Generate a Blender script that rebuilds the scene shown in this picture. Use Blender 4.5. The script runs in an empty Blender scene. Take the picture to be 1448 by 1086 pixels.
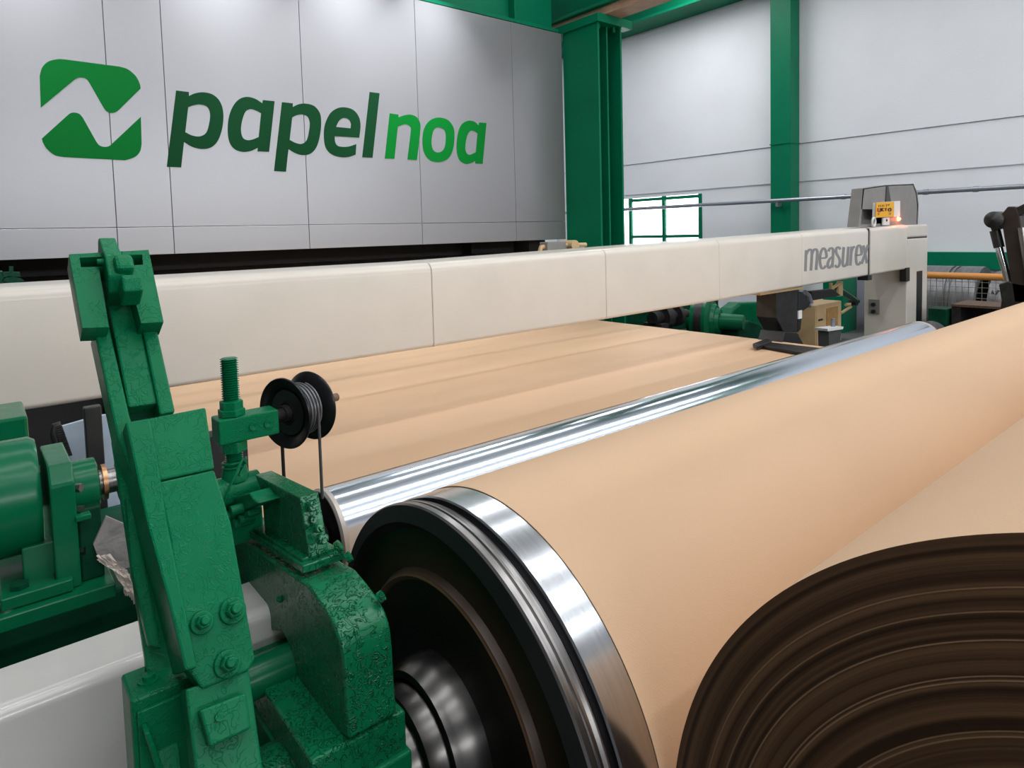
import bpy, bmesh, math, random
import numpy as np
from mathutils import Vector, Matrix
random.seed(7)
C = bpy.context.scene.collection
S = bpy.context.scene
PI = math.pi

# ------------------------------------------------------------------ camera
CAM = np.array([0.0, 0.0, 2.2])
FPX, PX0, PY0 = 926.2, 724.0, 388.2
def _rot(a, b, c):
    ca, sa, cb, sb, cc, sc = math.cos(a), math.sin(a), math.cos(b), math.sin(b), math.cos(c), math.sin(c)
    Rz = np.array([[ca, -sa, 0], [sa, ca, 0], [0, 0, 1]]); Rx = np.array([[1, 0, 0], [0, cb, -sb], [0, sb, cb]])
    Rc = np.array([[cc, -sc, 0], [sc, cc, 0], [0, 0, 1]])
    return Rc @ Rx @ Rz
RW = _rot(*np.radians([39.4, -86.34, 1.55]))
cd = bpy.data.cameras.new('camera'); cam = bpy.data.objects.new('camera', cd); C.objects.link(cam)
M4 = Matrix([list(RW.T[i]) + [CAM[i]] for i in range(3)] + [[0, 0, 0, 1]])
cam.matrix_world = M4
cd.sensor_fit = 'HORIZONTAL'; cd.sensor_width = 36.0
cd.lens = 36.0 * FPX / 1448.0
cd.shift_x = 0.0
cd.shift_y = -(543.0 - PY0) / 1448.0
cd.clip_start = 0.02; cd.clip_end = 200
S.camera = cam
# ------------------------------------------------------------------ world, exposure, lamps
w = bpy.data.worlds.new('world'); S.world = w; w.use_nodes = True
w.node_tree.nodes['Background'].inputs[0].default_value = (0.93, 0.97, 1.0, 1)
w.node_tree.nodes['Background'].inputs[1].default_value = 6.0
S.view_settings.view_transform = 'Standard'; S.view_settings.look = 'None'
S.view_settings.exposure = 0.06; S.view_settings.gamma = 1.0; S.view_settings.use_curve_mapping = False
def area(name, loc, sx, sy, power, col=(0.97, 0.985, 1.0), aim=(0, 0, -1), rotz=0.0, spread=180):
    l = bpy.data.lights.new(name, 'AREA'); l.shape = 'RECTANGLE'; l.size = sx; l.size_y = sy
    l.energy = power; l.color = col; l.spread = math.radians(spread)
    o = bpy.data.objects.new(name, l); C.objects.link(o); o.location = loc
    q = Vector(aim).to_track_quat('-Z', 'Y'); o.rotation_mode = 'QUATERNION'; o.rotation_quaternion = q
    return o
LAMP_ROWS = [(-4.6, 200), (-1.9, 280), (0.9, 280), (5.6, 170)]
for ly, pw in LAMP_ROWS:
    area('hall_light', (6.5, ly, 8.86), 17.6, 0.34, pw * 1.15)
    area('ceiling_fill', (6.5, ly, 9.02), 17.6, 0.30, pw * 0.18, aim=(0, 0, 1))  # added fill aimed upward, brightens the roof that the chrome reflects
for lx in (0.45, 2.35, 3.9, 5.1):
    area('hood_lamp', (lx, 7.0, 6.2), 0.2, 0.12, 24, aim=(0.0, 0.30, -1), spread=72)
area('hall_light', (11.0, 10.2, 8.86), 8.0, 0.40, 400)  # added source without a fitting, brightens the far right wall
area('sheet_fill', (4.2, 5.1, 1.915), 6.4, 0.05, 30, aim=(0, -0.7, -1))  # added source hidden behind the beam, brightens the sheet up to the stripe
area('front_fill', (5.0, -7.85, 4.2), 15.0, 0.55, 330, aim=(0, 1, 0))  # added low strip behind the camera, for front light and roll streaks

# ------------------------------------------------------------------ materials
MATS = {}
def mat(name, col, rough=0.5, metal=0.0, bump=None, var=0.0, vscale=6.0, coat=0.0, emit=None, spec=0.5, aniso=0.0, stretch=None):
    if name in MATS: return MATS[name]
    m = bpy.data.materials.new(name); m.use_nodes = True; MATS[name] = m
    nt = m.node_tree; b = nt.nodes['Principled BSDF']; L = nt.links
    b.inputs['Base Color'].default_value = (*col, 1); b.inputs['Roughness'].default_value = rough
    b.inputs['Metallic'].default_value = metal; b.inputs['Specular IOR Level'].default_value = spec
    if coat: b.inputs['Coat Weight'].default_value = coat; b.inputs['Coat Roughness'].default_value = 0.12
    if emit: b.inputs['Emission Color'].default_value = (*emit[0], 1); b.inputs['Emission Strength'].default_value = emit[1]
    tc = nt.nodes.new('ShaderNodeTexCoord'); mp = nt.nodes.new('ShaderNodeMapping'); L.new(tc.outputs['Object'], mp.inputs[0])
    if stretch: mp.inputs['Scale'].default_value = stretch
    if var:
        n = nt.nodes.new('ShaderNodeTexNoise'); n.inputs['Scale'].default_value = vscale; n.inputs['Detail'].default_value = 5
        L.new(mp.outputs[0], n.inputs['Vector'])
        r = nt.nodes.new('ShaderNodeMapRange'); r.inputs[1].default_value = 0.3; r.inputs[2].default_value = 0.7
        r.inputs[3].default_value = 1 - var; r.inputs[4].default_value = 1 + var
        L.new(n.outputs[0], r.inputs[0])
        mx = nt.nodes.new('ShaderNodeVectorMath'); mx.operation = 'SCALE'; mx.inputs[0].default_value = col
        L.new(r.outputs[0], mx.inputs['Scale']); L.new(mx.outputs[0], b.inputs['Base Color'])
        r2 = nt.nodes.new('ShaderNodeMapRange'); r2.inputs[3].default_value = max(0.02, rough - var * 0.3); r2.inputs[4].default_value = min(1, rough + var * 0.3)
        L.new(n.outputs[0], r2.inputs[0]); L.new(r2.outputs[0], b.inputs['Roughness'])
    if bump:
        kind, sc, st = bump
        if kind == 'noise':
            n = nt.nodes.new('ShaderNodeTexNoise'); n.inputs['Scale'].default_value = sc; n.inputs['Detail'].default_value = 3; n.inputs['Distortion'].default_value = 0.3
            L.new(mp.outputs[0], n.inputs['Vector']); h = n.outputs[0]
        elif kind == 'paint':      # wrinkled thick paint: thin ridges along the contours of a warped noise
            n = nt.nodes.new('ShaderNodeTexNoise'); n.inputs['Scale'].default_value = sc; n.inputs['Detail'].default_value = 1.5; n.inputs['Distortion'].default_value = 1.2
            L.new(mp.outputs[0], n.inputs['Vector'])
            a = nt.nodes.new('ShaderNodeMath'); a.operation = 'SUBTRACT'; a.inputs[1].default_value = 0.5; L.new(n.outputs[0], a.inputs[0])
            c = nt.nodes.new('ShaderNodeMath'); c.operation = 'ABSOLUTE'; L.new(a.outputs[0], c.inputs[0])
            d = nt.nodes.new('ShaderNodeMapRange'); d.inputs[1].default_value = 0.0; d.inputs[2].default_value = 0.045; d.inputs[3].default_value = 1; d.inputs[4].default_value = 0
            d.interpolation_type = 'SMOOTHSTEP'; L.new(c.outputs[0], d.inputs[0])
            n2 = nt.nodes.new('ShaderNodeTexNoise'); n2.inputs['Scale'].default_value = sc * 0.35; L.new(mp.outputs[0], n2.inputs['Vector'])
            e = nt.nodes.new('ShaderNodeMapRange'); e.inputs[1].default_value = 0.35; e.inputs[2].default_value = 0.5; L.new(n2.outputs[0], e.inputs[0])
            g = nt.nodes.new('ShaderNodeMath'); g.operation = 'MULTIPLY'; L.new(d.outputs[0], g.inputs[0]); L.new(e.outputs[0], g.inputs[1])
            h = g.outputs[0]
        bp = nt.nodes.new('ShaderNodeBump'); bp.inputs['Strength'].default_value = 1.0; bp.inputs['Distance'].default_value = st
        L.new(h, bp.inputs['Height']); L.new(bp.outputs[0], b.inputs['Normal'])
    return m
GREEN = (0.0010, 0.145, 0.056)
mGreen = mat('green_paint', GREEN, 0.30, spec=0.14, bump=('paint', 60, 0.0006), var=0.10, vscale=5)
mCrinkle = mat('green_paint_crinkled', GREEN, 0.26, spec=0.35, bump=('paint', 62, 0.0060), var=0.10, vscale=8)
mGreenS = mat('green_paint_smooth', (0.0015, 0.120, 0.050), 0.24, spec=0.25, bump=('noise', 9, 0.002), var=0.10, vscale=3)
mGreenB = mat('green_paint_building', (0.001, 0.160, 0.078), 0.40, spec=0.15, var=0.06, vscale=2)
mGreenD = mat('green_paint_dark', (0.001, 0.050, 0.024), 0.45, spec=0.15, bump=('noise', 12, 0.004), var=0.35, vscale=5)  # darker, mottled version of the green paint
mCream = mat('cream_enamel', (0.67, 0.62, 0.55), 0.32, var=0.03, vscale=3, coat=0.15)
mCreamW = mat('white_enamel', (0.60, 0.585, 0.56), 0.22, var=0.05, vscale=4, coat=0.3)
mChrome = mat('polished_chrome', (0.62, 0.68, 0.76), 0.16, 1.0)
mSteel = mat('turned_steel', (0.56, 0.58, 0.61), 0.20, 1.0, stretch=(60, 2, 2), var=0.07, vscale=2.5)
mSteelD = mat('dull_steel', (0.26, 0.25, 0.245), 0.30, 1.0, stretch=(60, 2, 2), var=0.15, vscale=4)
mMatte = mat('matte_grey_ring', (0.50, 0.46, 0.42), 0.5, 0.6)
mIron = mat('dark_iron', (0.045, 0.043, 0.042), 0.42, 0.6, var=0.3, vscale=9)
mBlack = mat('black_rubber', (0.010, 0.010, 0.011), 0.45)
mDark = mat('shade_dark', (0.012, 0.012, 0.013), 0.7)  # near-black base colour that paints in deep shade, mainly under the hood
mRust = mat('rusty_steel', (0.16, 0.10, 0.07), 0.55, 0.5, var=0.3, vscale=30)
mDisc = None
mBrass = mat('brass_ring', (0.55, 0.30, 0.16), 0.35, 1.0)
mWall = mat('grey_white_render', (0.78, 0.79, 0.83), 0.75, bump=('noise', 30, 0.002), var=0.03, vscale=0.7)
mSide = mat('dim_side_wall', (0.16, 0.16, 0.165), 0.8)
mCeil = mat('pale_roof_sheet', (0.80, 0.82, 0.85), 0.8)
mFloor = mat('worn_concrete', (0.10, 0.10, 0.10), 0.6, var=0.15, vscale=1.5)
mOrange = mat('orange_varnish', (0.60, 0.25, 0.055), 0.4)
mYellow = mat('yellow_sign', (0.85, 0.42, 0.01), 0.5)
mRed = mat('dark_red_ink', (0.30, 0.01, 0.01), 0.6)
mInk = mat('black_ink', (0.02, 0.015, 0.02), 0.6)
mGreyCab = mat('grey_cabinet', (0.23, 0.22, 0.21), 0.5, var=0.08, vscale=5)
mGreyD = mat('dark_grey_box', (0.06, 0.06, 0.06), 0.6)  # darker grey for the junction box, vent and fold
mWood = mat('raw_timber', (0.42, 0.27, 0.19), 0.7, stretch=(12, 1, 12), var=0.25, vscale=5)
mTan = mat('tan_enamel', (0.56, 0.39, 0.20), 0.45, var=0.06)
mTanD = mat('amber_panel', (0.40, 0.22, 0.07), 0.5, var=0.2, vscale=9)
mLogoD = mat('dark_green_vinyl', (0.004, 0.042, 0.014), 0.6, spec=0.06)
mLogoL = mat('leaf_green_vinyl', (0.0015, 0.15, 0.020), 0.6, spec=0.06)
mLogoM = mat('emblem_green_vinyl', (0.0015, 0.115, 0.019), 0.6, spec=0.06)
mGreyL = mat('grey_lettering', (0.23, 0.23, 0.235), 0.5)
mBlueG = mat('bluish_film', (0.42, 0.50, 0.60), 0.3, var=0.1)
mCable = mat('dull_wire_rope', (0.13, 0.13, 0.14), 0.4, 0.7)
mCrum = mat('crumpled_grey_paper', (0.30, 0.28, 0.27), 0.7, bump=('noise', 18, 0.01))
mPaperW = mat('pale_scrap_paper', (0.60, 0.52, 0.46), 0.7, bump=('noise', 25, 0.006))
mWhite = mat('white_plastic', (0.75, 0.75, 0.72), 0.4)
mPipe = mat('galvanised_pipe', (0.34, 0.35, 0.40), 0.35, 0.7)
mGlow = mat('amber_lamp_glow', (1, 0.3, 0.05), 0.4, emit=((1.0, 0.24, 0.06), 14))
mPaneGlow = mat('pane_glow', (0.9, 0.9, 0.9), 0.5, emit=((0.97, 0.985, 1.0), 6))  # glow of the made-up band on the front wall
mMesh = mat('guard_wire', (0.25, 0.24, 0.20), 0.5, 0.5)
mArm = mat('brown_black_iron', (0.040, 0.028, 0.022), 0.45, 0.3, var=0.2, vscale=7)
mHoodDark = mat('hood_underside', (0.02, 0.02, 0.022), 0.5)

def hood_mat():
    m = mat('brushed_stainless', (0.29, 0.293, 0.31), 0.34, 0.55)
    return m
mHood = hood_mat()

def kraft(name, col):
    m = mat(name, col, 0.62, spec=0.35, var=0.035, vscale=1.6, stretch=(0.7, 1.6, 1.6))
    nt = m.node_tree; L = nt.links; b = nt.nodes['Principled BSDF']
    tc = nt.nodes['Texture Coordinate']
    n = nt.nodes.new('ShaderNodeTexNoise'); n.inputs['Scale'].default_value = 260; n.inputs['Detail'].default_value = 3
    L.new(tc.outputs['Object'], n.inputs['Vector'])
    bp = nt.nodes.new('ShaderNodeBump'); bp.inputs['Distance'].default_value = 0.0004; L.new(n.outputs[0], bp.inputs['Height'])
    L.new(bp.outputs[0], b.inputs['Normal'])
    return m
mKraft = kraft('kraft_paper', (0.635, 0.425, 0.268))

def ply_mat(cy, cz):
    """cut edges of thousands of wound plies: colour and relief are functions of the radius only"""
    m = bpy.data.materials.new('kraft_roll_edge'); m.use_nodes = True; nt = m.node_tree; L = nt.links; b = nt.nodes['Principled BSDF']
    tc = nt.nodes.new('ShaderNodeTexCoord'); sp = nt.nodes.new('ShaderNodeSeparateXYZ'); L.new(tc.outputs['Object'], sp.inputs[0])
    def mth(op, a, bb=None, v=None):
        n = nt.nodes.new('ShaderNodeMath'); n.operation = op
        L.new(a, n.inputs[0])
        if bb is not None: L.new(bb, n.inputs[1])
        if v is not None: n.inputs[1].default_value = v
        return n.outputs[0]
    y = mth('SUBTRACT', sp.outputs[1], v=cy); z = mth('SUBTRACT', sp.outputs[2], v=cz)
    r = mth('SQRT', mth('ADD', mth('MULTIPLY', y, y), mth('MULTIPLY', z, z)))
    wv = nt.nodes.new('ShaderNodeTexNoise'); wv.inputs['Scale'].default_value = 1.3; L.new(tc.outputs['Object'], wv.inputs['Vector'])
    r = mth('ADD', r, mth('MULTIPLY', wv.outputs[0], v=0.012))
    def rn(scale, det):
        n = nt.nodes.new('ShaderNodeTexNoise'); n.noise_dimensions = '1D'; n.inputs['Scale'].default_value = scale; n.inputs['Detail'].default_value = det
        L.new(r, n.inputs['W']); return n.outputs[0]
    a = rn(55, 6); c = rn(26, 1.5)
    base = nt.nodes.new('ShaderNodeValToRGB'); L.new(a, base.inputs[0])
    base.color_ramp.elements[0].position = 0.32; base.color_ramp.elements[0].color = (0.042, 0.020, 0.010, 1)
    base.color_ramp.elements[1].position = 0.72; base.color_ramp.elements[1].color = (0.185, 0.098, 0.050, 1)
    vo = nt.nodes.new('ShaderNodeTexVoronoi'); vo.voronoi_dimensions = '1D'; vo.feature = 'F1'; vo.inputs['Scale'].default_value = 30; L.new(r, vo.inputs['W'])
    ridge = vo.outputs['Distance']
    rl = nt.nodes.new('ShaderNodeMapRange'); rl.inputs[1].default_value = 0.0; rl.inputs[2].default_value = 0.06; rl.inputs[3].default_value = 1; rl.inputs[4].default_value = 0
    L.new(ridge, rl.inputs[0])
    mask = nt.nodes.new('ShaderNodeMapRange'); mask.inputs[1].default_value = 0.36; mask.inputs[2].default_value = 0.55; L.new(rn(4.3, 2), mask.inputs[0])
    k = mth('MULTIPLY', rl.outputs[0], mask.outputs[0])
    mix = nt.nodes.new('ShaderNodeMix'); mix.data_type = 'RGBA'; L.new(k, mix.inputs[0]); L.new(base.outputs[0], mix.inputs[6]); mix.inputs[7].default_value = (0.60, 0.36, 0.20, 1)
    L.new(mix.outputs[2], b.inputs['Base Color']); b.inputs['Roughness'].default_value = 0.75; b.inputs['Specular IOR Level'].default_value = 0.2
    hgt = mth('ADD', mth('MULTIPLY', a, v=0.6), k)
    bp = nt.nodes.new('ShaderNodeBump'); bp.inputs['Distance'].default_value = 0.004; bp.inputs['Strength'].default_value = 0.8; L.new(hgt, bp.inputs['Height']); L.new(bp.outputs[0], b.inputs['Normal'])
    return m

# ------------------------------------------------------------------ helpers
def ray(px, py):
    return RW.T @ np.array([(px - PX0) / FPX, -(py - PY0) / FPX, -1.0])
def on(px, py, ax, v):
    d = ray(px, py); t = (v - CAM[ax]) / d[ax]; return CAM + t * d
class MB:
    def __init__(s): s.v = []; s.f = []; s.sm = []
    def add(s, vs, fs, smooth=False):
        o = len(s.v); s.v += [tuple(map(float, p)) for p in vs]; s.f += [tuple(i + o for i in f) for f in fs]; s.sm += [smooth] * len(fs)
        return s
    def box(s, a, b):
        (x0, y0, z0), (x1, y1, z1) = [min(p, q) for p, q in zip(a, b)], [max(p, q) for p, q in zip(a, b)]
        s.add([(x0, y0, z0), (x1, y0, z0), (x1, y1, z0), (x0, y1, z0), (x0, y0, z1), (x1, y0, z1), (x1, y1, z1), (x0, y1, z1)],
              [(0, 3, 2, 1), (4, 5, 6, 7), (0, 1, 5, 4), (1, 2, 6, 5), (2, 3, 7, 6), (3, 0, 4, 7)]); return s
    def prism(s, pts, off, smooth=False):
        """polygon of 3D points extruded by a vector"""
        n = len(pts); off = np.array(off, float); P = [np.array(p, float) for p in pts]
        vs = P + [p + off for p in P]
        nrm = np.zeros(3)
        for i in range(n): nrm += np.cross(P[i], P[(i + 1) % n])
        flip = np.dot(nrm, off) > 0
        a = tuple(range(n)); b = tuple(range(2 * n - 1, n - 1, -1))
        fs = [a[::-1] if flip else a, b[::-1] if flip else b]
        for i in range(n):
            j = (i + 1) % n; q = (i, i + n, j + n, j); fs.append(q[::-1] if flip else q)
        o = len(s.v); s.v += [tuple(map(float, p)) for p in vs]; s.f += [tuple(i + o for i in f) for f in fs]; s.sm += [False, False] + [smooth] * n
        return s
    def lathe(s, prof, origin, axis, n=96, closed=False, smooth=True, a0=0.0, a1=2 * PI):
        """prof: list of (t along axis, r)"""
        ax = np.array(axis, float); ax /= np.linalg.norm(ax)
        t = np.array([0, 0, 1.0]) if abs(ax[2]) < 0.9 else np.array([1.0, 0, 0])
        e1 = np.cross(ax, t); e1 /= np.linalg.norm(e1); e2 = np.cross(ax, e1); O = np.array(origin, float)
        full = abs(a1 - a0 - 2 * PI) < 1e-6; m = n if full else n + 1; vs = []
        for (tt, r) in prof:
            for k in range(m):
                a = a0 + (a1 - a0) * k / n
                vs.append(O + ax * tt + (e1 * math.cos(a) + e2 * math.sin(a)) * r)
        fs = []; P = len(prof)
        for i in range(P - (0 if closed else 1)):
            i2 = (i + 1) % P
            for k in range(n):
                k2 = (k + 1) % m if full else k + 1
                fs.append((i * m + k, i * m + k2, i2 * m + k2, i2 * m + k))
        s.add(vs, fs, smooth); return s
    def cyl(s, p, q, r, n=32, r2=None):
        p = np.array(p, float); q = np.array(q, float); L = np.linalg.norm(q - p); r2 = r if r2 is None else r2
        s.lathe([(0, r), (L, r2)], p, q - p, n, smooth=True)
        s.lathe([(0, 1e-5), (0, r)], p, q - p, n, smooth=False); s.lathe([(L, r2), (L, 1e-5)], p, q - p, n, smooth=False)
        return s
    def tube(s, pts, r, n=10, closed=False):
        P = [np.array(p, float) for p in pts]; N = len(P); rings = []; up = None
        for i in range(N):
            a = P[(i - 1) % N] if (closed or i > 0) else P[i]; b = P[(i + 1) % N] if (closed or i < N - 1) else P[i]
            d = b - a; d /= np.linalg.norm(d) + 1e-12
            if up is None:
                up = np.array([0, 0, 1.0]) if abs(d[2]) < 0.9 else np.array([1.0, 0, 0])
            e = np.cross(d, up); e /= np.linalg.norm(e) + 1e-12; up = np.cross(e, d)
            rings.append([P[i] + r * (e * math.cos(2 * PI * k / n) + up * math.sin(2 * PI * k / n)) for k in range(n)])
        vs = [v for R in rings for v in R]; fs = []
        for i in range(N if closed else N - 1):
            j = (i + 1) % N
            for k in range(n): fs.append((i * n + k, i * n + (k + 1) % n, j * n + (k + 1) % n, j * n + k))
        if not closed: fs += [tuple(range(n))[::-1], tuple((N - 1) * n + k for k in range(n))]
        s.add(vs, fs, True); return s
    def build(s, name, m, parent=None, bevel=0.0, label=None, seg=2, auto=None):
        me = bpy.data.meshes.new(name); me.from_pydata(s.v, [], s.f); me.materials.append(m)
        me.polygons.foreach_set('use_smooth', s.sm)
        bm = bmesh.new(); bm.from_mesh(me); bmesh.ops.remove_doubles(bm, verts=bm.verts, dist=1e-5)
        bmesh.ops.recalc_face_normals(bm, faces=bm.faces)
        if any(s.sm):
            for e in bm.edges:
                if len(e.link_faces) == 2 and e.calc_face_angle(0) > math.radians(38): e.smooth = False
        bm.to_mesh(me); bm.free()
        o = bpy.data.objects.new(name, me); C.objects.link(o)
        if parent is not None: o.parent = parent; o.matrix_parent_inverse = Matrix.Translation(-Vector(parent.location))
        if bevel:
            b = o.modifiers.new('bevel', 'BEVEL'); b.width = bevel; b.segments = seg; b.limit_method = 'ANGLE'; b.angle_limit = math.radians(35); b.harden_normals = False
        if label: o['label'] = label
        return o
def tag(o, label, cat, group=None, kind=None):
    if label: o['label'] = label
    if cat: o['category'] = cat
    if group: o['group'] = group
    if kind: o['kind'] = kind
    return o
def thing(name, label, cat, loc=(0, 0, 0), group=None):
    o = bpy.data.objects.new(name, None); C.objects.link(o); o.location = loc; o.empty_display_size = 0.1
    return tag(o, label, cat, group)
def struct(name, mb, m, bevel=0.0):
    o = mb.build(name, m, bevel=bevel); o['kind'] = 'structure'; return o
def box(a, b): return MB().box(a, b)
def cyl(p, q, r, n=32, r2=None): return MB().cyl(p, q, r, n, r2)
def smooth_loop(pts, sub=8):
    """pts: (x, y) smooth, (x, y, 1) corner -> dense closed loop"""
    n = len(pts); out = []
    for i in range(n):
        p0, p1, p2, p3 = pts[i - 1], pts[i], pts[(i + 1) % n], pts[(i + 2) % n]
        c1, c2 = len(p1) > 2, len(p2) > 2
        P1, P2 = np.array(p1[:2], float), np.array(p2[:2], float)
        if c1 and c2: out.append(P1); continue
        T1 = (P2 - np.array(p0[:2])) / 2 if not c1 else (P2 - P1) * 0.9
        T2 = (np.array(p3[:2]) - P1) / 2 if not c2 else (P2 - P1) * 0.9
        for k in range(sub):
            t = k / sub
            out.append((2*t**3-3*t**2+1)*P1 + (t**3-2*t**2+t)*T1 + (-2*t**3+3*t**2)*P2 + (t**3-t**2)*T2)
    return out
def flat_shape(name, loops2d, origin, ex, ey, ez, depth, m, parent=None, label=None, bevel=0.0):
    """loops in the (ex, ey) plane, outer first and holes after, extruded from 0 to depth along ez"""
    cu = bpy.data.curves.new('tmp', 'CURVE'); cu.dimensions = '2D'; cu.fill_mode = 'BOTH'; cu.extrude = depth / 2
    for lp in loops2d:
        sp = cu.splines.new('POLY'); sp.points.add(len(lp) - 1); sp.use_cyclic_u = True
        for i, p in enumerate(lp): sp.points[i].co = (float(p[0]), float(p[1]), 0, 1)
    to = bpy.data.objects.new('tmp', cu); C.objects.link(to)
    dg = bpy.context.evaluated_depsgraph_get(); dg.update()
    me = bpy.data.meshes.new_from_object(to.evaluated_get(dg)); bpy.data.objects.remove(to); bpy.data.curves.remove(cu)
    ex, ey, ez, o = map(lambda q: Vector([float(t) for t in q]), (ex, ey, ez, origin))
    for v in me.vertices:
        x, y, z = v.co; v.co = o + ex * x + ey * y + ez * (z + depth / 2)
    me.name = name; me.materials.clear(); me.materials.append(m)
    for p in me.polygons: p.material_index = 0
    bm = bmesh.new(); bm.from_mesh(me); bmesh.ops.remove_doubles(bm, verts=bm.verts, dist=1e-6); bmesh.ops.recalc_face_normals(bm, faces=bm.faces); bm.to_mesh(me); bm.free()
    ob = bpy.data.objects.new(name, me); C.objects.link(ob)
    if parent is not None: ob.parent = parent; ob.matrix_parent_inverse = Matrix.Translation(-Vector(parent.location))
    if bevel:
        b = ob.modifiers.new('bevel', 'BEVEL'); b.width = bevel; b.segments = 2; b.limit_method = 'ANGLE'; b.angle_limit = math.radians(40)
    if label: ob['label'] = label
    return ob

# ================================================================== SETTING
WX = 15.6  # wall, hood, steelwork and beam numbers below are scaled up about the camera
struct('floor', box((-8, -8, -0.1), (WX, 16.5, 0)), mFloor)
struct('ceiling', box((-8, -8, 10.5), (WX, 16.5, 10.6)), mCeil)
struct('wall_left', box((-8.15, -8, 0), (-8, 16.5, 10.5)), mSide)
struct('wall_front', box((-8, -8.15, 0), (WX, -8, 10.5)), mWall)
wn2 = thing('front_glow_band', None, None, (5, -7.98, 2.9)); wn2['kind'] = 'structure'  # made-up lit band behind the camera, put in as a light source
m2 = MB()
for k in range(8): m2.box((-1.6 + k * 1.886 - 0.03, -7.97, 3.9), (-1.6 + k * 1.886 + 0.03, -7.92, 4.5))
for zz in (3.9, 4.5): m2.box((-1.63, -7.97, zz - 0.03), (11.64, -7.92, zz + 0.03))
m2.build('window_frame', mGreenB, wn2)
box((-1.6, -7.995, 3.9), (11.6, -7.98, 4.5)).build('glow_pane', mPaneGlow, wn2)
struct('wall_back', box((-8, 16.5, 0), (WX, 16.65, 10.5)), mCeil)
# right wall, with the window opening
WY0, WY1, WZ0, WZ1 = 10.66, 14.7, 0.64, 3.136
wr = MB()
wr.box((WX, -8, 0), (WX + 0.2, WY0, 3.24)); wr.box((WX, WY1, 0), (WX + 0.2, 16.5, 3.24)); wr.box((WX, WY0, 0), (WX + 0.2, WY1, WZ0)); wr.box((WX, WY0, WZ1), (WX + 0.2, WY1, 3.24))
wr.box((WX, -8, 3.24), (WX + 0.2, 16.5, 10.5))
struct('wall_right', wr, mWall)
# the slightly proud wall fields between ledges
struct('trim_1', box((WX - 0.035, -8, 3.25), (WX - 0.001, 16.5, 4.14)), mWall)
struct('trim_2', box((WX - 0.065, -8, 4.16), (WX - 0.001, 16.5, 7.9)), mWall)
struct('trim_3', box((WX - 0.13, -8, 1.21), (WX - 0.001, 7.0, 1.56)), mGreenB, 0.01)
# window frame
wn = thing('window_1', None, None, (WX, 12.0, WZ0)); wn['kind'] = 'structure'
fr = MB(); xw0, xw1 = WX - 0.03, WX + 0.05
for y in (10.71, 11.95, 13.2): fr.box((xw0, y - 0.055, WZ0), (xw1, y + 0.055, WZ1))
for z in (3.07, 1.97, 0.85): fr.box((xw0 + 0.002, WY0, z - 0.045), (xw1 - 0.002, 13.25, z + 0.045))
fr.build('window_frame', mGreenB, wn, 0.004)
gl = bpy.data.materials.new('window_glass'); gl.use_nodes = True
gb = gl.node_tree.nodes['Principled BSDF']; gb.inputs['Transmission Weight'].default_value = 1; gb.inputs['Roughness'].default_value = 0.02; gb.inputs['IOR'].default_value = 1.02; gb.inputs['Base Color'].default_value = (1, 1, 1, 1)
box((WX + 0.02, WY0, WZ0), (WX + 0.028, WY1, WZ1)).build('window_glass', gl, wn)

# ceiling lamp fittings
for i, (ly, pw) in enumerate(LAMP_ROWS):
    t = thing('ceiling_lamp', 'long white lamp fitting under the roof, ' + ('farthest in front of the paper roll', 'in front of the paper roll', 'above the steel rimmed drum', 'nearest to the steel hood')[i], 'lamp', (6.5, ly, 8.9), 'lamp rows under the roof')
    box((-2.4, ly - 0.24, 8.9), (15.4, ly + 0.24, 8.98)).build('housing', mWhite, t)
    for hx in (-2, 4.2, 10.4): cyl((hx, ly, 8.98), (hx, ly, 10.5), 0.012, 8).build('hanger', mIron, t)

# ================================================================== HOOD WITH SIGN
HY = 7.8
hd = thing('dryer_hood', 'large brushed steel hood with green lettering behind the white measuring beam', 'machine hood', (3.25, 9.75, 2.07))
box((-3.5, HY + 0.05, 2.11), (7.54, 12.4, 5.34)).build('casing', mGreyCab, hd)
seams = [-3.5, -2.1, -0.6, 1.163, 1.69, 3.205, 4.823, 6.52, 7.58]
g = 0.0022
for a, b in zip(seams[:-1], seams[1:]):
    box((a + g, HY, 2.3625 + g), (b - g, HY + 0.045, 5.39)).build('panel', mHood, hd, 0.0025, seg=1)
    box((a + g, HY, 2.07), (b - g, HY + 0.045, 2.3625 - g)).build('skirt_panel', mHood, hd, 0.0025, seg=1)
box((7.55, HY + 0.05, 2.07), (7.58, 12.4, 5.39)).build('side_panel', mHood, hd)
def hoodpts(pts, sc, ox, oy):
    out = []
    for p in smooth_loop(pts):
        q = on(p[0] / sc + ox, p[1] / sc + oy, 1, HY); out.append((q[0], q[2]))
    return out
def hoodshape(name, loops, sc, ox, oy, m):
    flat_shape(name, [hoodpts(l, sc, ox, oy) for l in loops], (0, HY, 0), (1, 0, 0), (0, 0, 1), (0, -1, 0), 0.004, m, hd)
A1 = (6.0333, 220, 110); A2 = (5.569, 440, 110); A3 = (6.389, 40, 70)
hoodshape('letter_p', [[(175,108,1),(284,122,1),(284,155,1),(340,132),(410,124),(490,145),(550,205),(577,300),(570,420),(535,530),(480,590),(405,608),(320,592),(242,548,1),(218,765,1),(95,760,1)],
                       [(278,252,1),(320,236),(380,228),(440,248),(465,310),(455,400),(430,470),(375,500),(310,492),(253,464,1)]], *A1, mLogoD)
hoodshape('letter_a', [[(1015,200,1),(968,632,1),(870,628,1),(872,598,1),(810,625),(740,632),(670,605),(628,540),(615,440),(627,330),(662,240),(715,182),(780,163),(850,180),(910,218,1),(915,190,1)],
                       [(900,302,1),(850,276),(805,268),(765,292),(737,370),(728,450),(745,512),(785,532),(830,525),(880,505,1)]], *A1, mLogoD)
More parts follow.
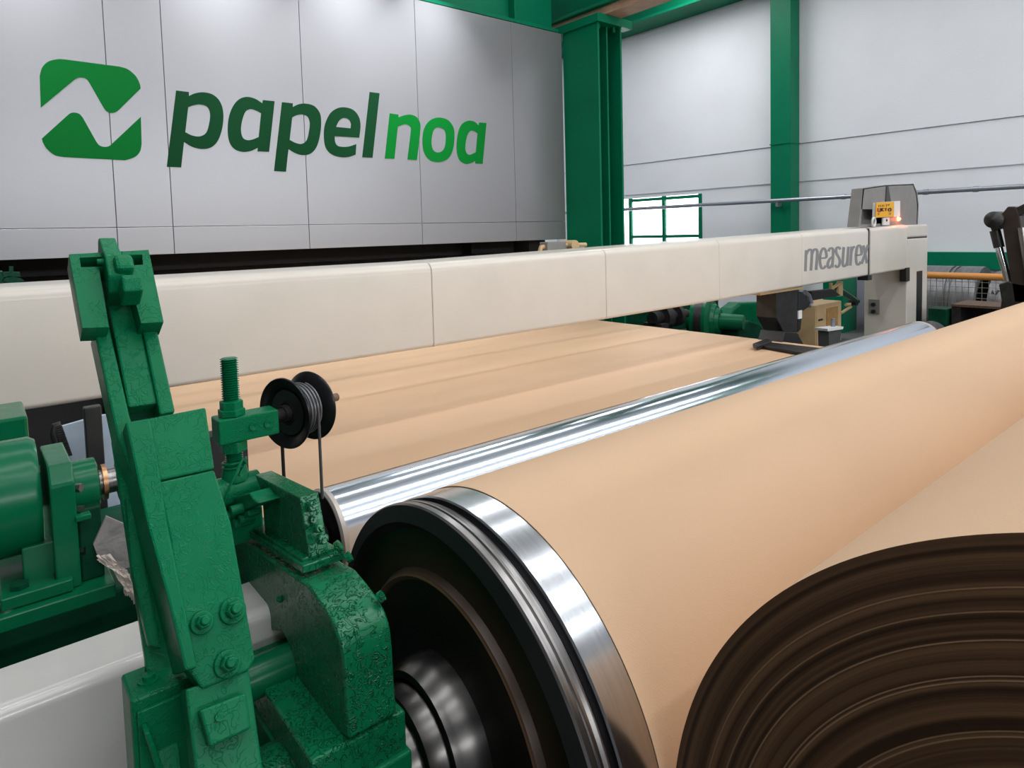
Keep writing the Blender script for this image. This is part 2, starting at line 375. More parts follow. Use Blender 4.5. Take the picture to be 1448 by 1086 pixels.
hoodshape('letter_p', [[(1078,208,1),(1170,218,1),(1170,250,1),(1215,228),(1275,220),(1350,240),(1400,300),(1412,385),(1400,500),(1370,595),(1320,648),(1255,660),(1190,642),(1133,608,1),(1112,802,1),(1010,796,1)],
                       [(1165,338,1),(1205,319),(1250,313),(1295,330),(1315,380),(1310,450),(1290,530),(1250,563),(1200,558),(1143,530,1)]], *A1, mLogoD)
hoodshape('letter_e', [[(355,522,1),(350,605,1),(300,622),(240,626),(165,605),(115,550),(100,460),(108,370),(145,287),(195,245),(255,232),(325,250),(372,302),(388,375),(378,472,1),(185,460,1),(188,505),(208,535),(250,544),(300,540)],
                       [(195,387,1),(215,345),(240,322),(270,317),(300,333),(313,362),(310,398,1)]], *A2, mLogoD)
hoodshape('letter_l', [[(460,112,1),(538,122,1),(483,630,1),(402,626,1)]], *A2, mLogoD)
hoodshape('letter_n', [[(618,280,1),(686,290,1),(688,312,1),(730,296),(780,290),(830,310),(857,358),(858,425),(832,648,1),(758,644,1),(784,425),(780,385),(740,366),(682,385,1),(655,638,1),(580,636,1)]], *A2, mLogoL)
hoodshape('letter_o', [[(1000,313),(1075,332),(1120,392),(1128,470),(1115,570),(1075,638),(1005,664),(935,648),(890,590),(876,500),(890,400),(935,337)],
                       [(1000,390),(1045,407),(1060,450),(1055,530),(1035,573),(995,588),(960,568),(947,510),(955,440),(970,405)]], *A2, mLogoL)
hoodshape('letter_a', [[(1380,356,1),(1350,678,1),(1292,674,1),(1292,655,1),(1255,673),(1215,678),(1170,650),(1148,590),(1146,510),(1160,420),(1190,362),(1240,338),(1285,346),(1318,375,1),(1322,352,1)],
                       [(1310,437,1),(1285,420),(1255,418),(1230,450),(1215,520),(1215,570),(1230,600),(1255,605),(1297,585,1)]], *A2, mLogoL)
hoodshape('emblem', [[(112,527,1),(103,240,1),(125,165),(180,110),(265,88),(330,90,1),(825,155,1),(900,180),(970,240),(1005,305),(1015,353,1),(820,545,1),(790,566),(750,573),(710,560),(680,525,1),(555,305,1),(530,270),(495,255),(455,255),(415,275,1)]], *A3, mLogoM)
hoodshape('emblem', [[(122,805,1),(360,590,1),(385,574),(420,570),(460,582),(490,612,1),(615,835,1),(645,868),(690,880),(730,872),(760,848,1),(1017,607,1),(1024,855,1),(1010,920),(965,970),(880,1000),(840,1000,1),(320,973,1),(240,955),(170,900),(135,845)]], *A3, mLogoM)
# machine section under the hood; its deep shade is in the near-black colour
t = thing('dryer_section', 'dryer section, coloured near-black for deep shadow, under the steel hood', 'machine', (2.6, 9.75, 0))
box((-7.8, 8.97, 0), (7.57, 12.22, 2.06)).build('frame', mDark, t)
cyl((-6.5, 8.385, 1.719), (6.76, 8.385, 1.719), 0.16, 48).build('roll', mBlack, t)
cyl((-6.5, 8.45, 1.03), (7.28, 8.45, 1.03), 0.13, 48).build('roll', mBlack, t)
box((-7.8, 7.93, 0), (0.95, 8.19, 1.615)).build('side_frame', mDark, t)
box((6.3, 8.7, 0.95), (7.57, 8.95, 2.06)).build('gap_plate', mDark, t)  # black plate added to close a bright gap under the hood
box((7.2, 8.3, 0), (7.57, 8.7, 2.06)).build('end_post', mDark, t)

# ================================================================== STEELWORK
t = thing('steel_column', 'green steel column with flat cap plate beside the hood', 'column', (7.904, 7.41, 0))
m_ = MB(); m_.box((7.631, 7.059, 0.02), (7.67, 7.826, 5.398)); m_.box((8.151, 7.059, 0.02), (8.19, 7.826, 5.398)); m_.box((7.67, 7.41, 0.02), (8.151, 7.462, 5.398))
m_.box((7.93, 7.15, 0.02), (7.963, 7.41, 5.398)); m_.build('shaft', mGreenB, t, 0.004)
box((7.592, 7.007, 5.398), (8.385, 8.112, 5.528)).build('cap_plate', mGreenB, t, 0.006)
for bx, by in ((7.71, 7.11), (8.06, 7.11), (7.71, 7.96)): cyl((bx, by, 5.32), (bx, by, 5.398), 0.024, 6).build('bolt', mGreenB, t)
box((7.54, 6.968, 0), (8.281, 7.93, 0.02)).build('base_plate', mGreenB, t)
tag(box((7.774, 5.46, 5.531), (8.138, 9.88, 5.658)).build('timber_packer', mWood, bevel=0.004), 'pale timber board lying on the cap of the green column', 'timber')
t = thing('overhead_girder', 'green girder running over the column cap and timber board', 'girder', (7.93, 6.5, 5.671))
m_ = MB(); m_.box((7.696, 3.25, 5.665), (8.242, 11.7, 5.71)); m_.box((7.943, 3.25, 5.71), (7.995, 11.7, 6.49)); m_.box((7.696, 3.25, 6.49), (8.242, 11.7, 6.542)); m_.build('beam', mGreenB, t, 0.004)
t = thing('hood_girder', 'green girder running along the top edge of the steel hood', 'girder', (2.6, 8.06, 5.45))
m_ = MB(); m_.box((1.95, 7.826, 5.411), (7.54, 8.32, 5.463)); m_.box((1.95, 7.982, 5.463), (7.54, 8.034, 6.178)); m_.box((1.95, 7.826, 6.178), (7.54, 8.32, 6.243)); m_.build('beam', mGreenB, t, 0.004)
for gx in (5.07, 6.63): box((gx, 7.84, 5.465), (gx + 0.03, 7.98, 6.175)).build('stiffener', mGreenB, t)
t = thing('wall_column', 'tall green steel column standing against the grey wall', 'column', (15.275, 8.06, 0))
m_ = MB(); m_.box((15.054, 7.839, 0), (15.47, 8.346, 10.4)); m_.build('shaft', mGreenB, t, 0.006)
box((15.034, 7.823, 4.137), (15.47, 8.359, 4.163)).build('splice_plate', mGreenB, t)
t = thing('crane_runway_beam', 'dark green runway beam fixed high along the grey wall', 'girder', (15.08, 6.5, 7.985))
m_ = MB(); m_.box((14.625, -5.2, 7.946), (15.535, 16.77, 8.011)); m_.box((15.015, -5.2, 8.011), (15.08, 16.77, 8.83)); m_.box((14.625, -5.2, 8.83), (15.535, 16.77, 8.908)); m_.build('beam', mGreenB, t)
# conduit pipe along the wall
t = thing('wall_pipe', 'thin grey pipe running level along the grey wall', 'pipe', (14.82, 5.2, 2.759))
pz = 2.79
cyl((14.885, -1.0, pz), (14.885, 16.4, pz), 0.047, 16).build('pipe', mPipe, t)
for by in (8.08, 1.0, 14.9): MB().box((14.85, by - 0.025, pz - 0.14), (15.06 if by == 8.08 else WX, by + 0.025, pz - 0.045)).build('bracket', mPipe, t)
for cy_ in (6.5, 4.88, 4.03): cyl((14.885, cy_, pz), (14.885, cy_ + 0.09, pz), 0.058, 16).build('collar', mPipe, t)

# ================================================================== PAPER WEB, DRUM, ROLLS
DY, DZ, DR = 1.338, 0.950, 0.568
RY, RZ, RR = 2.386, 1.047, 0.18
PY_, PZ_, PR = -0.072, 1.02, 0.836
WX0, WX1 = 1.0, 7.1
# web: a thin continuous sheet from the hood, under the chrome roll, over the drum, to the nip
def arc(cy, cz, r, a0, a1, n): return [(cy + r * math.cos(math.radians(a0 + (a1 - a0) * i / n)), cz + r * math.sin(math.radians(a0 + (a1 - a0) * i / n))) for i in range(n + 1)]
th = 0.0012
path = [(8.9, 0.866)] + [(8.5 - 0.5 * k, 0.866) for k in range(12)] + [(2.7, 0.866), (2.55, 0.866)]
_dd = math.hypot(RY - DY, RZ - DZ); SA0 = math.degrees(math.atan2(RZ - DZ, RY - DY) + math.acos((DR + RR) / _dd))
path += arc(RY, RZ, RR + 0.001, -90, -(180 - SA0), 12)
path += arc(DY, DZ, DR + 0.001, SA0, 177, 90)
vs = []; nrm = []
for i, p in enumerate(path):
    a = np.array(path[max(i - 1, 0)]); b = np.array(path[min(i + 1, len(path) - 1)]); d = b - a; d /= np.linalg.norm(d); nrm.append((d[1], -d[0]))
m_ = MB(); nx = 6
for i, (p, q) in enumerate(zip(path, nrm)):
    for k in range(nx + 1): vs.append((WX0 + (WX1 - WX0) * k / nx, p[0], p[1]))
for i, (p, q) in enumerate(zip(path, nrm)):
    for k in range(nx + 1): vs.append((WX0 + (WX1 - WX0) * k / nx, p[0] + q[0] * th, p[1] + q[1] * th))
N = len(path); W = nx + 1; fs = []
for i in range(N - 1):
    for k in range(nx):
        a = i * W + k; fs.append((a, a + 1, a + W + 1, a + W)); o = N * W; fs.append((a + o, a + W + o, a + W + 1 + o, a + 1 + o))
    for k, s_ in ((0, 1), (nx, -1)):
        a = i * W + k; o = N * W; fs.append((a, a + W, a + W + o, a + o)[::s_])
m_.add(vs, fs, True)
tag(m_.build('paper_web', mKraft), 'wide brown paper sheet running under the chrome roll and over the drum', 'paper sheet')

# reel drum
dr = thing('reel_drum', 'huge steel rimmed drum with dark end disc, under the brown sheet', 'drum', (3.2, DY, DZ))
X0 = 0.0
MB().lathe([(0.905, DR - 0.03), (0.905, DR - 0.004), (0.909, DR), (7.25, DR), (7.25, 0.09)], (0, DY, DZ), (1, 0, 0), 256).build('shell', mSteel, dr, label='bright turned steel shell')
MB().lathe([(0.875, DR - 0.035), (0.905, DR - 0.035)], (0, DY, DZ), (1, 0, 0), 192).build('groove', mBlack, dr, label='black groove around the rim')
MB().lathe([(0.885, DR - 0.035), (0.887, DR - 0.007), (0.880, DR - 0.004), (0.872, DR - 0.008), (0.868, DR - 0.002), (0.861, DR - 0.001), (0.857, DR - 0.006), (0.853, DR), (0.838, DR), (0.833, DR - 0.004)], (0, DY, DZ), (1, 0, 0), 256).build('rim_ring', mSteelD, dr, label='dull ribbed steel rim')
MB().lathe([(0.833, DR - 0.004), (0.822, DR - 0.045), (0.835, DR - 0.05)], (0, DY, DZ), (1, 0, 0), 192).build('rim_lip', mBlack, dr)
def disc_mat():
    m = bpy.data.materials.new('oily_brown_disc'); m.use_nodes = True; nt = m.node_tree; L = nt.links; b = nt.nodes['Principled BSDF']
    tc = nt.nodes.new('ShaderNodeTexCoord'); sp = nt.nodes.new('ShaderNodeSeparateXYZ'); L.new(tc.outputs['Object'], sp.inputs[0])
    def mth(op, a, bb=None, v=None):
        n = nt.nodes.new('ShaderNodeMath'); n.operation = op; L.new(a, n.inputs[0])
        if bb is not None: L.new(bb, n.inputs[1])
        if v is not None: n.inputs[1].default_value = v
        return n.outputs[0]
    y = mth('SUBTRACT', sp.outputs[1], v=DY); z = mth('SUBTRACT', sp.outputs[2], v=DZ)
    r = mth('SQRT', mth('ADD', mth('MULTIPLY', y, y), mth('MULTIPLY', z, z)))
    rp = nt.nodes.new('ShaderNodeValToRGB'); L.new(r, rp.inputs[0]); cr = rp.color_ramp
    cr.elements[0].position = 0.17; cr.elements[0].color = (0.009, 0.007, 0.006, 1)
    cr.elements[1].position = 0.53; cr.elements[1].color = (0.012, 0.008, 0.006, 1)
    for ps, c in ((0.30, (0.010, 0.007, 0.005, 1)), (0.368, (0.030, 0.017, 0.011, 1)), (0.386, (0.17, 0.095, 0.055, 1)), (0.392, (0.060, 0.034, 0.020, 1)), (0.45, (0.045, 0.025, 0.015, 1)), (0.50, (0.012, 0.008, 0.006, 1))):
        e = cr.elements.new(ps); e.color = c
    L.new(rp.outputs[0], b.inputs['Base Color']); b.inputs['Roughness'].default_value = 0.38; b.inputs['Metallic'].default_value = 0.15
    return m
MB().lathe([(0.835, DR - 0.05), (0.850, 0.50), (0.850, 0.40), (0.832, 0.392), (0.828, 0.384), (0.838, 0.372), (0.842, 0.2), (0.842, 0.15)], (0, DY, DZ), (1, 0, 0), 192).build('end_disc', disc_mat(), dr, label='dark brown oily end disc')
hb = MB().lathe([(0.842, 0.20), (0.80, 0.197), (0.775, 0.185), (0.762, 0.180), (0.758, 0.165), (0.77, 0.158), (0.745, 0.150), (0.715, 0.150), (0.708, 0.138), (0.715, 0.120), (0.68, 0.112), (0.66, 0.10), (0.60, 0.10)], (0, DY, DZ), (1, 0, 0), 128).build('hub', mat('dark_turned_steel', (0.13, 0.125, 0.12), 0.28, 1.0), dr, label='dark stepped steel hub')
cyl((0.30, DY, DZ), (0.72, DY, DZ), 0.085, 48).build('shaft', mSteelD, dr)
cyl((7.2, DY, DZ), (7.9, DY, DZ), 0.085, 32).build('shaft', mSteelD, dr)
# chrome guide roll
gr_ = thing('guide_roll', 'long polished chrome roll lying across the brown paper sheet', 'roller', (3.5, RY, RZ))
MB().lathe([(1.005, RR), (7.04, RR)], (0, RY, RZ), (1, 0, 0), 128).build('shell', mChrome, gr_)
for x0, x1, x2 in ((1.005, 0.988, 0.98), (7.04, 7.11, 7.118)):
    MB().lathe([(x0, RR), (x1, RR), (x2, RR - 0.008), (x2, RR - 0.014)], (0, RY, RZ), (1, 0, 0), 128).build('end_ring', mMatte, gr_, label='matte beige end ring')
    MB().lathe([(x2, RR - 0.014), (x2 + (0.012 if x2 < 1.1 else -0.012), RR - 0.02), (x2 + (0.012 if x2 < 1.1 else -0.012), 0.04)], (0, RY, RZ), (1, 0, 0), 128).build('end_plate', mBlack, gr_)
cyl((0.80, RY, RZ), (0.985, RY, RZ), 0.05).build('journal', mIron, gr_); cyl((7.11, RY, RZ), (7.5, RY, RZ), 0.05).build('journal', mIron, gr_)
# its far bearing
t = thing('roll_bearing', 'black bearing block carrying the far end of the chrome roll', 'bearing', (7.4, RY, 0))
MB().lathe([(7.17, 0.05), (7.17, 0.15), (7.21, 0.17), (7.26, 0.15), (7.42, 0.15), (7.42, 0.001)], (0, RY, RZ), (1, 0, 0), 48).build('bearing_ring', mBlack, t)
MB().box((7.22, RY - 0.2, 0), (7.45, RY + 0.2, RZ - 0.1)).build('pedestal', mIron, t, 0.01)
# paper roll being wound
pr = thing('paper_roll', 'big wound brown paper roll showing its layered cut end at right', 'paper roll', (3.2, PY_, PZ_))
MB().lathe([(WX0 + 0.002, PR), (WX1, PR)], (0, PY_, PZ_), (1, 0, 0), 256).build('outer_ply', mKraft, pr)
MB().lathe([(WX0, 0.09), (WX0, 0.83), (WX0 + 0.0022, 0.8362)], (0, PY_, PZ_), (1, 0, 0), 256).build('layered_end', ply_mat(PY_, PZ_), pr, label='dark layered cut edge of wound paper')
MB().lathe([(WX1, 0.09), (WX1, PR)], (0, PY_, PZ_), (1, 0, 0), 128).build('layered_end', mKraft, pr)
cyl((0.86, PY_, PZ_), (7.3, PY_, PZ_), 0.09, 48).build('core_shaft', mSteelD, pr)

# ================================================================== MEASURING BEAM
BY0, BY1 = 3.9, 4.45
bm_ = thing('measuring_beam', 'long cream box beam with grey lettering spanning above the brown sheet', 'measuring frame', (6.5, 4.16, 0))
def zt(x): return 2.005 + max(0, x - 2.6) * 0.0185
def zb(x): return 1.407 + max(0, x - 3.25) * 0.0090
def beam_seg(x0, x1, name='beam_section', m=mCream):
    prof = []
    r = 0.065
    def ring(x):
        a, b = zb(x), zt(x); out = []
        for (cy_, cz_, s0) in ((BY0 + r, b - r, 180), (BY1 - r, b - r, 90), (BY1 - r, a + 0.03, 0), (BY0 + 0.03, a + 0.03, -90)):
            rr = r if cz_ > (a + b) / 2 else 0.03
            for i in range(7):
                an = math.radians(s0 - 90 * i / 6); out.append((x, cy_ + rr * math.cos(an), cz_ + rr * math.sin(an)))
        return out
    e = 0.006
    R = [ring(x0 + 0.0015), ring(x0 + e), ring(x1 - e), ring(x1 - 0.0015)]
    c = lambda rg, k: [(p[0], BY0 + 0.27 + (p[1] - BY0 - 0.27) * k, (zt(x0) + zb(x0)) / 2 + (p[2] - (zt(x0) + zb(x0)) / 2) * k) for p in rg]
    R[0] = c(R[0], 0.985); R[3] = c(R[3], 0.985); n = len(R[0]); mb = MB()
    vs = [v for q in R for v in q]; fs = []
    for i in range(3):
        for k in range(n): fs.append((i * n + k, i * n + (k + 1) % n, (i + 1) * n + (k + 1) % n, (i + 1) * n + k))
    fs += [tuple(range(n)), tuple(3 * n + k for k in range(n))]
    mb.add(vs, fs, True); return mb.build(name, m, bm_)
bs = [-3.0, 2.474, 4.268, 6.006, 7.768]
for a, b in zip(bs[:-1], bs[1:]): beam_seg(a, b)
beam_seg(7.768, 9.646); 
box((9.65, BY0 + 0.015, zb(9.6) + 0.01), (9.72, BY1 - 0.015, zt(9.6) - 0.012)).build('gasket', mBlack, bm_, label='black gasket strip')
box((9.62, BY0 - 0.01, zb(9.6) - 0.065), (9.75, BY0 + 0.13, zb(9.6))).build('latch', mBlack, bm_)
beam_seg(9.724, 11.05)
# end post
pxa, pxb = 11.06, 11.9
MB().box((pxa, BY0, 0), (pxb, 4.53, 1.94)).build('end_post', mCream, bm_, 0.02, seg=3)
MB().box((pxa, BY0, 1.955), (pxb, 4.53, 2.155)).build('post_cap', mCream, bm_, 0.03, seg=3)
box((pxa + 0.01, BY0 + 0.012, 1.92), (pxb - 0.01, 4.52, 1.98)).build('shadow_gap', mBlack, bm_)
box((11.44, BY0 - 0.005, 0.2), (11.67, BY0 + 0.003, 1.42)).build('slot_panel', mBlack, bm_, label='tall black slot panel')
for zz in (0.85,): box((pxa - 0.025, 4.29, zz - 0.10), (pxa, 4.45, zz + 0.13)).build('switch_plate', mGreyCab, bm_)
for zz in (0.79, 0.90): cyl((pxa - 0.06, 4.37, zz), (pxa - 0.025, 4.37, zz), 0.032, 16).build('push_button', mBlack, bm_)
box((pxa - 0.08, BY0 - 0.013, 1.29), (pxa + 0.065, BY0 + 0.08, 1.50)).build('hinge_latch', mBlack, bm_)
# lettering strokes on the beam face
def strokes(name, polys, sc, ox, oy, plane_y, m, parent, width, depth=0.0015):
    mb = MB(); d0 = depth
    for ip, pl in enumerate(polys):
        depth = d0 + 0.0006 * ip
        P = [np.array(p, float) for p in pl]
        if len(P) > 2:      # smooth the centre line
            Q = []
            for i in range(len(P) - 1):
                p0, p1, p2, p3 = P[max(i - 1, 0)], P[i], P[i + 1], P[min(i + 2, len(P) - 1)]
                for k in range(6):
                    t_ = k / 6; Q.append(0.5 * ((2 * p1) + (-p0 + p2) * t_ + (2 * p0 - 5 * p1 + 4 * p2 - p3) * t_ ** 2 + (-p0 + 3 * p1 - 3 * p2 + p3) * t_ ** 3))
            P = Q + [P[-1]]
        L_, R_ = [], []
        for i, p in enumerate(P):
            d = P[min(i + 1, len(P) - 1)] - P[max(i - 1, 0)]; d = d / (np.linalg.norm(d) + 1e-9)
            nn = np.array([-d[1], d[0]])
            wd = width * (0.55 + 0.45 * abs(d[1]))
            L_.append(p + nn * wd / 2); R_.append(p - nn * wd / 2)
        f = lambda p: on(p[0] / sc + ox, p[1] / sc + oy, 1, plane_y)
        n = len(P); off = np.array([0, -depth, 0])
        fl = [f(p) for p in L_]; fr_ = [f(p) for p in R_]
        vs = [p + off for p in fl] + [p + off for p in fr_] + fl + fr_; fs = []
        for i in range(n - 1):
            fs += [(i, i + 1, n + i + 1, n + i), (i, 2 * n + i, 2 * n + i + 1, i + 1), (n + i, n + i + 1, 3 * n + i + 1, 3 * n + i)]
        fs += [(0, n, 3 * n, 2 * n), (n - 1, 3 * n - 1, 4 * n - 1, 2 * n - 1)]
        mb.add(vs, fs)
    return mb.build(name, m, parent)
K = (12.07, 1120, 320)
W_ = 46
letters = {'letter_m': [[(240,408),(226,768)], [(243,480),(268,425),(300,395),(328,410),(338,470),(320,755)], [(338,480),(360,420),(392,390),(420,405),(430,470),(408,745)]],
 'letter_e': [[(485,545),(580,530),(580,450),(560,390),(530,378),(495,430),(475,530),(480,640),(505,715),(540,715),(575,670)]],
 'letter_a': [[(618,430),(640,385),(675,370),(698,400),(700,470),(685,705)], [(692,520),(640,560),(610,630),(612,690),(640,710),(685,650)]],
 'letter_s': [[(825,395),(795,358),(762,370),(748,420),(765,480),(800,540),(815,600),(800,670),(765,700),(732,660)]],
 'letter_u': [[(882,355),(866,560),(866,650),(885,685),(920,660),(945,590)], [(962,348),(938,675)]],
 'letter_r': [[(1018,345),(992,670)], [(1012,430),(1035,370),(1072,345)]],
 'letter_e.': [[(1095,495),(1180,478),(1182,400),(1165,340),(1140,325),(1110,360),(1092,470),(1092,580),(1110,650),(1140,650),(1172,605)]],
 'letter_x': [[(1218,325),(1278,632)], [(1298,318),(1185,642)]]}
for nm, pl in letters.items(): strokes(nm.strip('.'), pl, *K, BY0, mGreyL, bm_, W_)

tl = thing('sheet_fill_strip', 'added strip light hidden behind the white beam, brightening the sheet', 'lamp', (4.2, 5.1, 1.93))  # made-up fitting out of view, body of the sheet fill light
MB().box((1.0, 5.06, 1.925), (7.4, 5.14, 1.955)).build('housing', mWhite, tl)
for hx in (2.0, 4.2, 6.4): MB().box((hx, 4.45, 1.93), (hx + 0.03, 5.08, 1.95)).build('bracket', mWhite, tl)
# scanning head hanging under the beam
sh = thing('scanner_head', 'dark grey wedge shaped scanner head hanging over the far sheet edge', 'scanner head', (7.28, 4.16, 1.3))
hz1 = zb(7.1) - 0.003
yf = 3.98
a_ = [on(*p, 1, yf) for p in ((1098, 413), (1128, 408), (1128, 470), (1108, 469), (1098, 450))]
MB().prism(a_, (0, 0.26, 0)).build('funnel', mIron, sh, 0.008)
b_ = [on(*p, 1, yf) for p in ((1128.5, 412), (1135, 413), (1146, 428), (1144, 434), (1135, 440), (1132, 466), (1128.5, 470))]
MB().prism(b_, (0, 0.36, 0)).build('side_bracket', mBlack, sh, 0.004)
c_ = [on(*p, 1, yf - 0.20) for p in ((1110, 469.5), (1127, 470.5), (1141, 494), (1104, 491))]
MB().prism(c_, (0, 0.30, 0)).build('foot', mBlack, sh, 0.006)
s0, s1 = on(1072, 489, 2, 0.91), on(1142, 501, 2, 0.91)
MB().prism([on(1073, 488, 2, 0.905), on(1092, 484, 2, 0.905), on(1170, 493, 2, 0.905), on(1142, 500, 2, 0.905)], (0, 0, -0.035)).build('shoe', mBlack, sh, 0.008)
MB().prism([on(1064, 485, 2, 0.93), on(1084, 478, 2, 0.93), on(1092, 481, 2, 0.93), on(1070, 489, 2, 0.93)], (0, 0, -0.05)).build('skid', mBlack, sh, 0.015)
box((6.9, 3.95, hz1 - 0.03), (7.9, 4.40, hz1)).build('mounting_plate', mTan, sh, 0.004)
q4 = on(1131, 445, 1, yf - 0.01); MB().box(q4 + np.array([-0.04, -0.004, -0.05]), q4 + np.array([0.05, 0.01, 0.05])).build('tag_plate', mWhite, sh)
MB().tube([on(1138, 413, 1, 4.2), on(1144, 418, 1, 4.2), on(1147, 428, 1, 4.2), on(1144, 433, 1, 4.2)], 0.03).build('curved_cover', mPipe, sh)
MB().prism([on(1147, 412, 1, 4.2), on(1178, 409, 1, 4.2), on(1190, 418, 1, 4.2), on(1150, 425, 1, 4.2)], (0, 0.1, 0)).build('cable_guard', mBlack, sh, 0.01)
# cabinet beyond the head
lc = thing('sensor_cabinet', 'small tan metal cabinet on a black base beyond the scanner head', 'cabinet', (9.2, 4.7, 0.3))
yb_ = 4.45
P4 = [on(*p, 1, yb_) for p in ((1153.5, 432), (1190, 425), (1190, 476), (1153.5, 484))]
x0c, x1c = P4[0][0], P4[1][0]; z0c, z1c = P4[2][2] - 0.06, (P4[0][2] + P4[1][2]) / 2; wc, hc = x1c - x0c, z1c - z0c
MB().box((x0c, yb_, z0c), (x1c, yb_ + 0.72, z1c)).build('casing', mTan, lc, 0.012)
MB().box((x0c + 0.40 * wc, yb_ - 0.010, z0c + 0.42 * hc), (x0c + 0.83 * wc, yb_, z0c + 0.88 * hc)).build('inset_panel', mTanD, lc, label='amber inset panel')
MB().box((x0c + 0.02, yb_ - 0.008, z0c + 0.02), (x0c + 0.05, yb_ + 0.002, z1c - 0.02)).build('hinge', mTan, lc)
MB().box((x0c - 0.30, yb_ - 0.10, z0c - 0.13), (x1c + 0.26, yb_ + 0.75, z0c)).build('base', mBlack, lc, 0.012)
MB().box((x0c - 0.15, yb_ - 0.05, 0), (x1c + 0.1, yb_ + 0.7, z0c - 0.13)).build('plinth', mIron, lc)
for kx, kz in ((0.10, 0.62), (0.10, 0.28)): box((x0c + kx * wc, yb_ - 0.012, z0c + kz * hc), (x0c + (kx + 0.14) * wc, yb_, z0c + (kz + 0.04) * hc)).build('catch', mIron, lc)
box((x0c - 0.008, yb_ + 0.25, z0c + 0.05), (x0c, yb_ + 0.45, z0c + 0.17)).build('vent', mGreyD, lc)
t = thing('junction_box', 'small grey box with pale lid beside the tan cabinet', 'box', (9.1, 4.05, 0.4))
Q = [on(*p, 1, 4.05) for p in ((1172, 468), (1190, 466), (1187, 500), (1173, 500))]
MB().prism(Q, (0, 0.15, 0)).build('casing', mGreyD, t, 0.005)
MB().box((Q[3][0], 4.06, 0), (Q[2][0], 4.18, Q[2][2] + 0.02)).build('foot', mGreyD, t)
Q = [on(*p, 1, 4.03) for p in ((1170, 465), (1193, 462), (1192, 465.5), (1171, 468.5))]
MB().prism(Q, (0, 0.18, 0)).build('lid', mWhite, t)
cyl((Q[1][0] - .12, 4.12, Q[1][2]), (Q[1][0] - .12, 4.12, Q[1][2] + .12), 0.03).build('stub', mPipe, t)
# grey cabinet on top of the beam
cb = thing('lamp_cabinet', 'grey sheet metal cabinet with a yellow sign standing on the beam end', 'cabinet', (10.5, 4.15, 2.14))
yc_ = 3.98
def cp(px, py, y=yc_): return on(px, py, 1, y)
E_ = np.array([0, 0.30, 0])
mid_t, mid_b = cp(1253.5, 261.5), cp(1253.5, 319.2)
MB().prism([cp(1220, 266.5), cp(1253.2, 261.5), cp(1250.5, 296), cp(1217.5, 296)], (0, 0.02, 0)).build('front_panel', mGreyCab, cb, 0.004)
MB().prism([cp(1254.5, 261.5), cp(1291, 260), cp(1296.2, 272), cp(1298.3, 290), cp(1297, 317.2), cp(1250.8, 319.3), cp(1250.8, 296)], (0, 0.02, 0)).build('front_panel', mGreyCab, cb, 0.004)
MB().prism([cp(1213.5, 321), cp(1220, 266.5), cp(1253.5, 261.5), cp(1291, 260), cp(1296.2, 272), cp(1298.3, 290), cp(1297, 317.2)][::1], (0, 0.02, 0)).build('back_panel', mGreyCab, cb)
for o_ in cb.children:
    if o_.name.startswith('back_panel'):
        for v in o_.data.vertices: v.co.y += 0.13
MB().prism([cp(1213.5, 321), cp(1220, 266.5), cp(1222, 266.5), cp(1216.5, 321)], (0, 0.13, 0)).build('side_panel', mGreyCab, cb)
MB().prism([cp(1290, 260), cp(1292, 260), cp(1297.2, 272), cp(1299.3, 290), cp(1298, 317.2), cp(1296, 317.2), cp(1297, 290), cp(1295, 273)], (0, 0.13, 0)).build('side_panel', mGreyCab, cb)
MB().prism([cp(1220, 266.5), cp(1253.5, 261.5), cp(1292, 260), cp(1292, 261.5), cp(1253.5, 263), cp(1220, 268)], (0, 0.13, 0)).build('top_panel', mGreyCab, cb)
MB().prism([cp(1214, 317.5, 3.99), cp(1298, 314, 3.99), cp(1298, 317.5, 3.99), cp(1213.5, 321, 3.99)], (0, 0.12, 0)).build('bottom_panel', mGreyCab, cb)
MB().prism([cp(1252.8, 262), cp(1254.8, 262), cp(1258.5, 284), cp(1251, 296)], (0, -0.014, 0)).build('edge_fold', mGreyD, cb)
MB().prism([cp(1238.5, 286.5, 3.94), cp(1273, 284, 3.94), cp(1272.5, 306, 3.94), cp(1237.5, 308, 3.94)], (0, 0.04, 0)).build('sign_backing', mWhite, cb, label='pale grey backing card')
ys = MB().prism([cp(1238.5, 286.5, 3.936), cp(1264, 285.2, 3.936), cp(1263.5, 306.3, 3.936), cp(1237.8, 307.7, 3.936)], (0, -0.005, 0)).build('sign', mYellow, cb, label='yellow sign with red and black marks')
KS = (12.07, 1205, 250)
def marks(name, polys, m, wd):
    for pl in polys: strokes(name, [pl], *KS, 3.930, m, ys, wd, 0.002)
marks('sign_letter', [[(440,535),(440,580),(455,598),(475,590),(480,535)], [(572,540),(572,585)], [(550,540),(595,535)]], mRed, 22)
marks('sign_letter', [[(500,535),(495,590)], [(535,535),(505,562),(540,588)], [(640,535),(615,560),(630,585),(660,575),(655,540),(630,540)]], mInk, 22)
marks('small_print', [[(455,480),(455,520)], [(475,480),(490,515)], [(510,475),(515,515)], [(540,475),(540,512)], [(565,472),(590,472),(580,512)], [(610,470),(622,490),(635,465)], [(620,620),(650,615),(645,645),(620,645)]], mInk, 9)
marks('small_print', [[(430,630),(460,620)], [(440,655),(462,630)]], mRed, 12)
lp = cp(1274, 309.5, 3.935); MB().lathe([(0, 0.001), (0.015, 0.022), (0.035, 0.030), (0.06, 0.030)], lp, (0, 1, 0), 24).build('warning_lamp', mGlow, cb, label='glowing orange lamp')
ll = bpy.data.lights.new('amber_lamp', 'POINT'); ll.energy = 0.9; ll.color = (1, 0.16, 0.03); ll.shadow_soft_size = 0.02
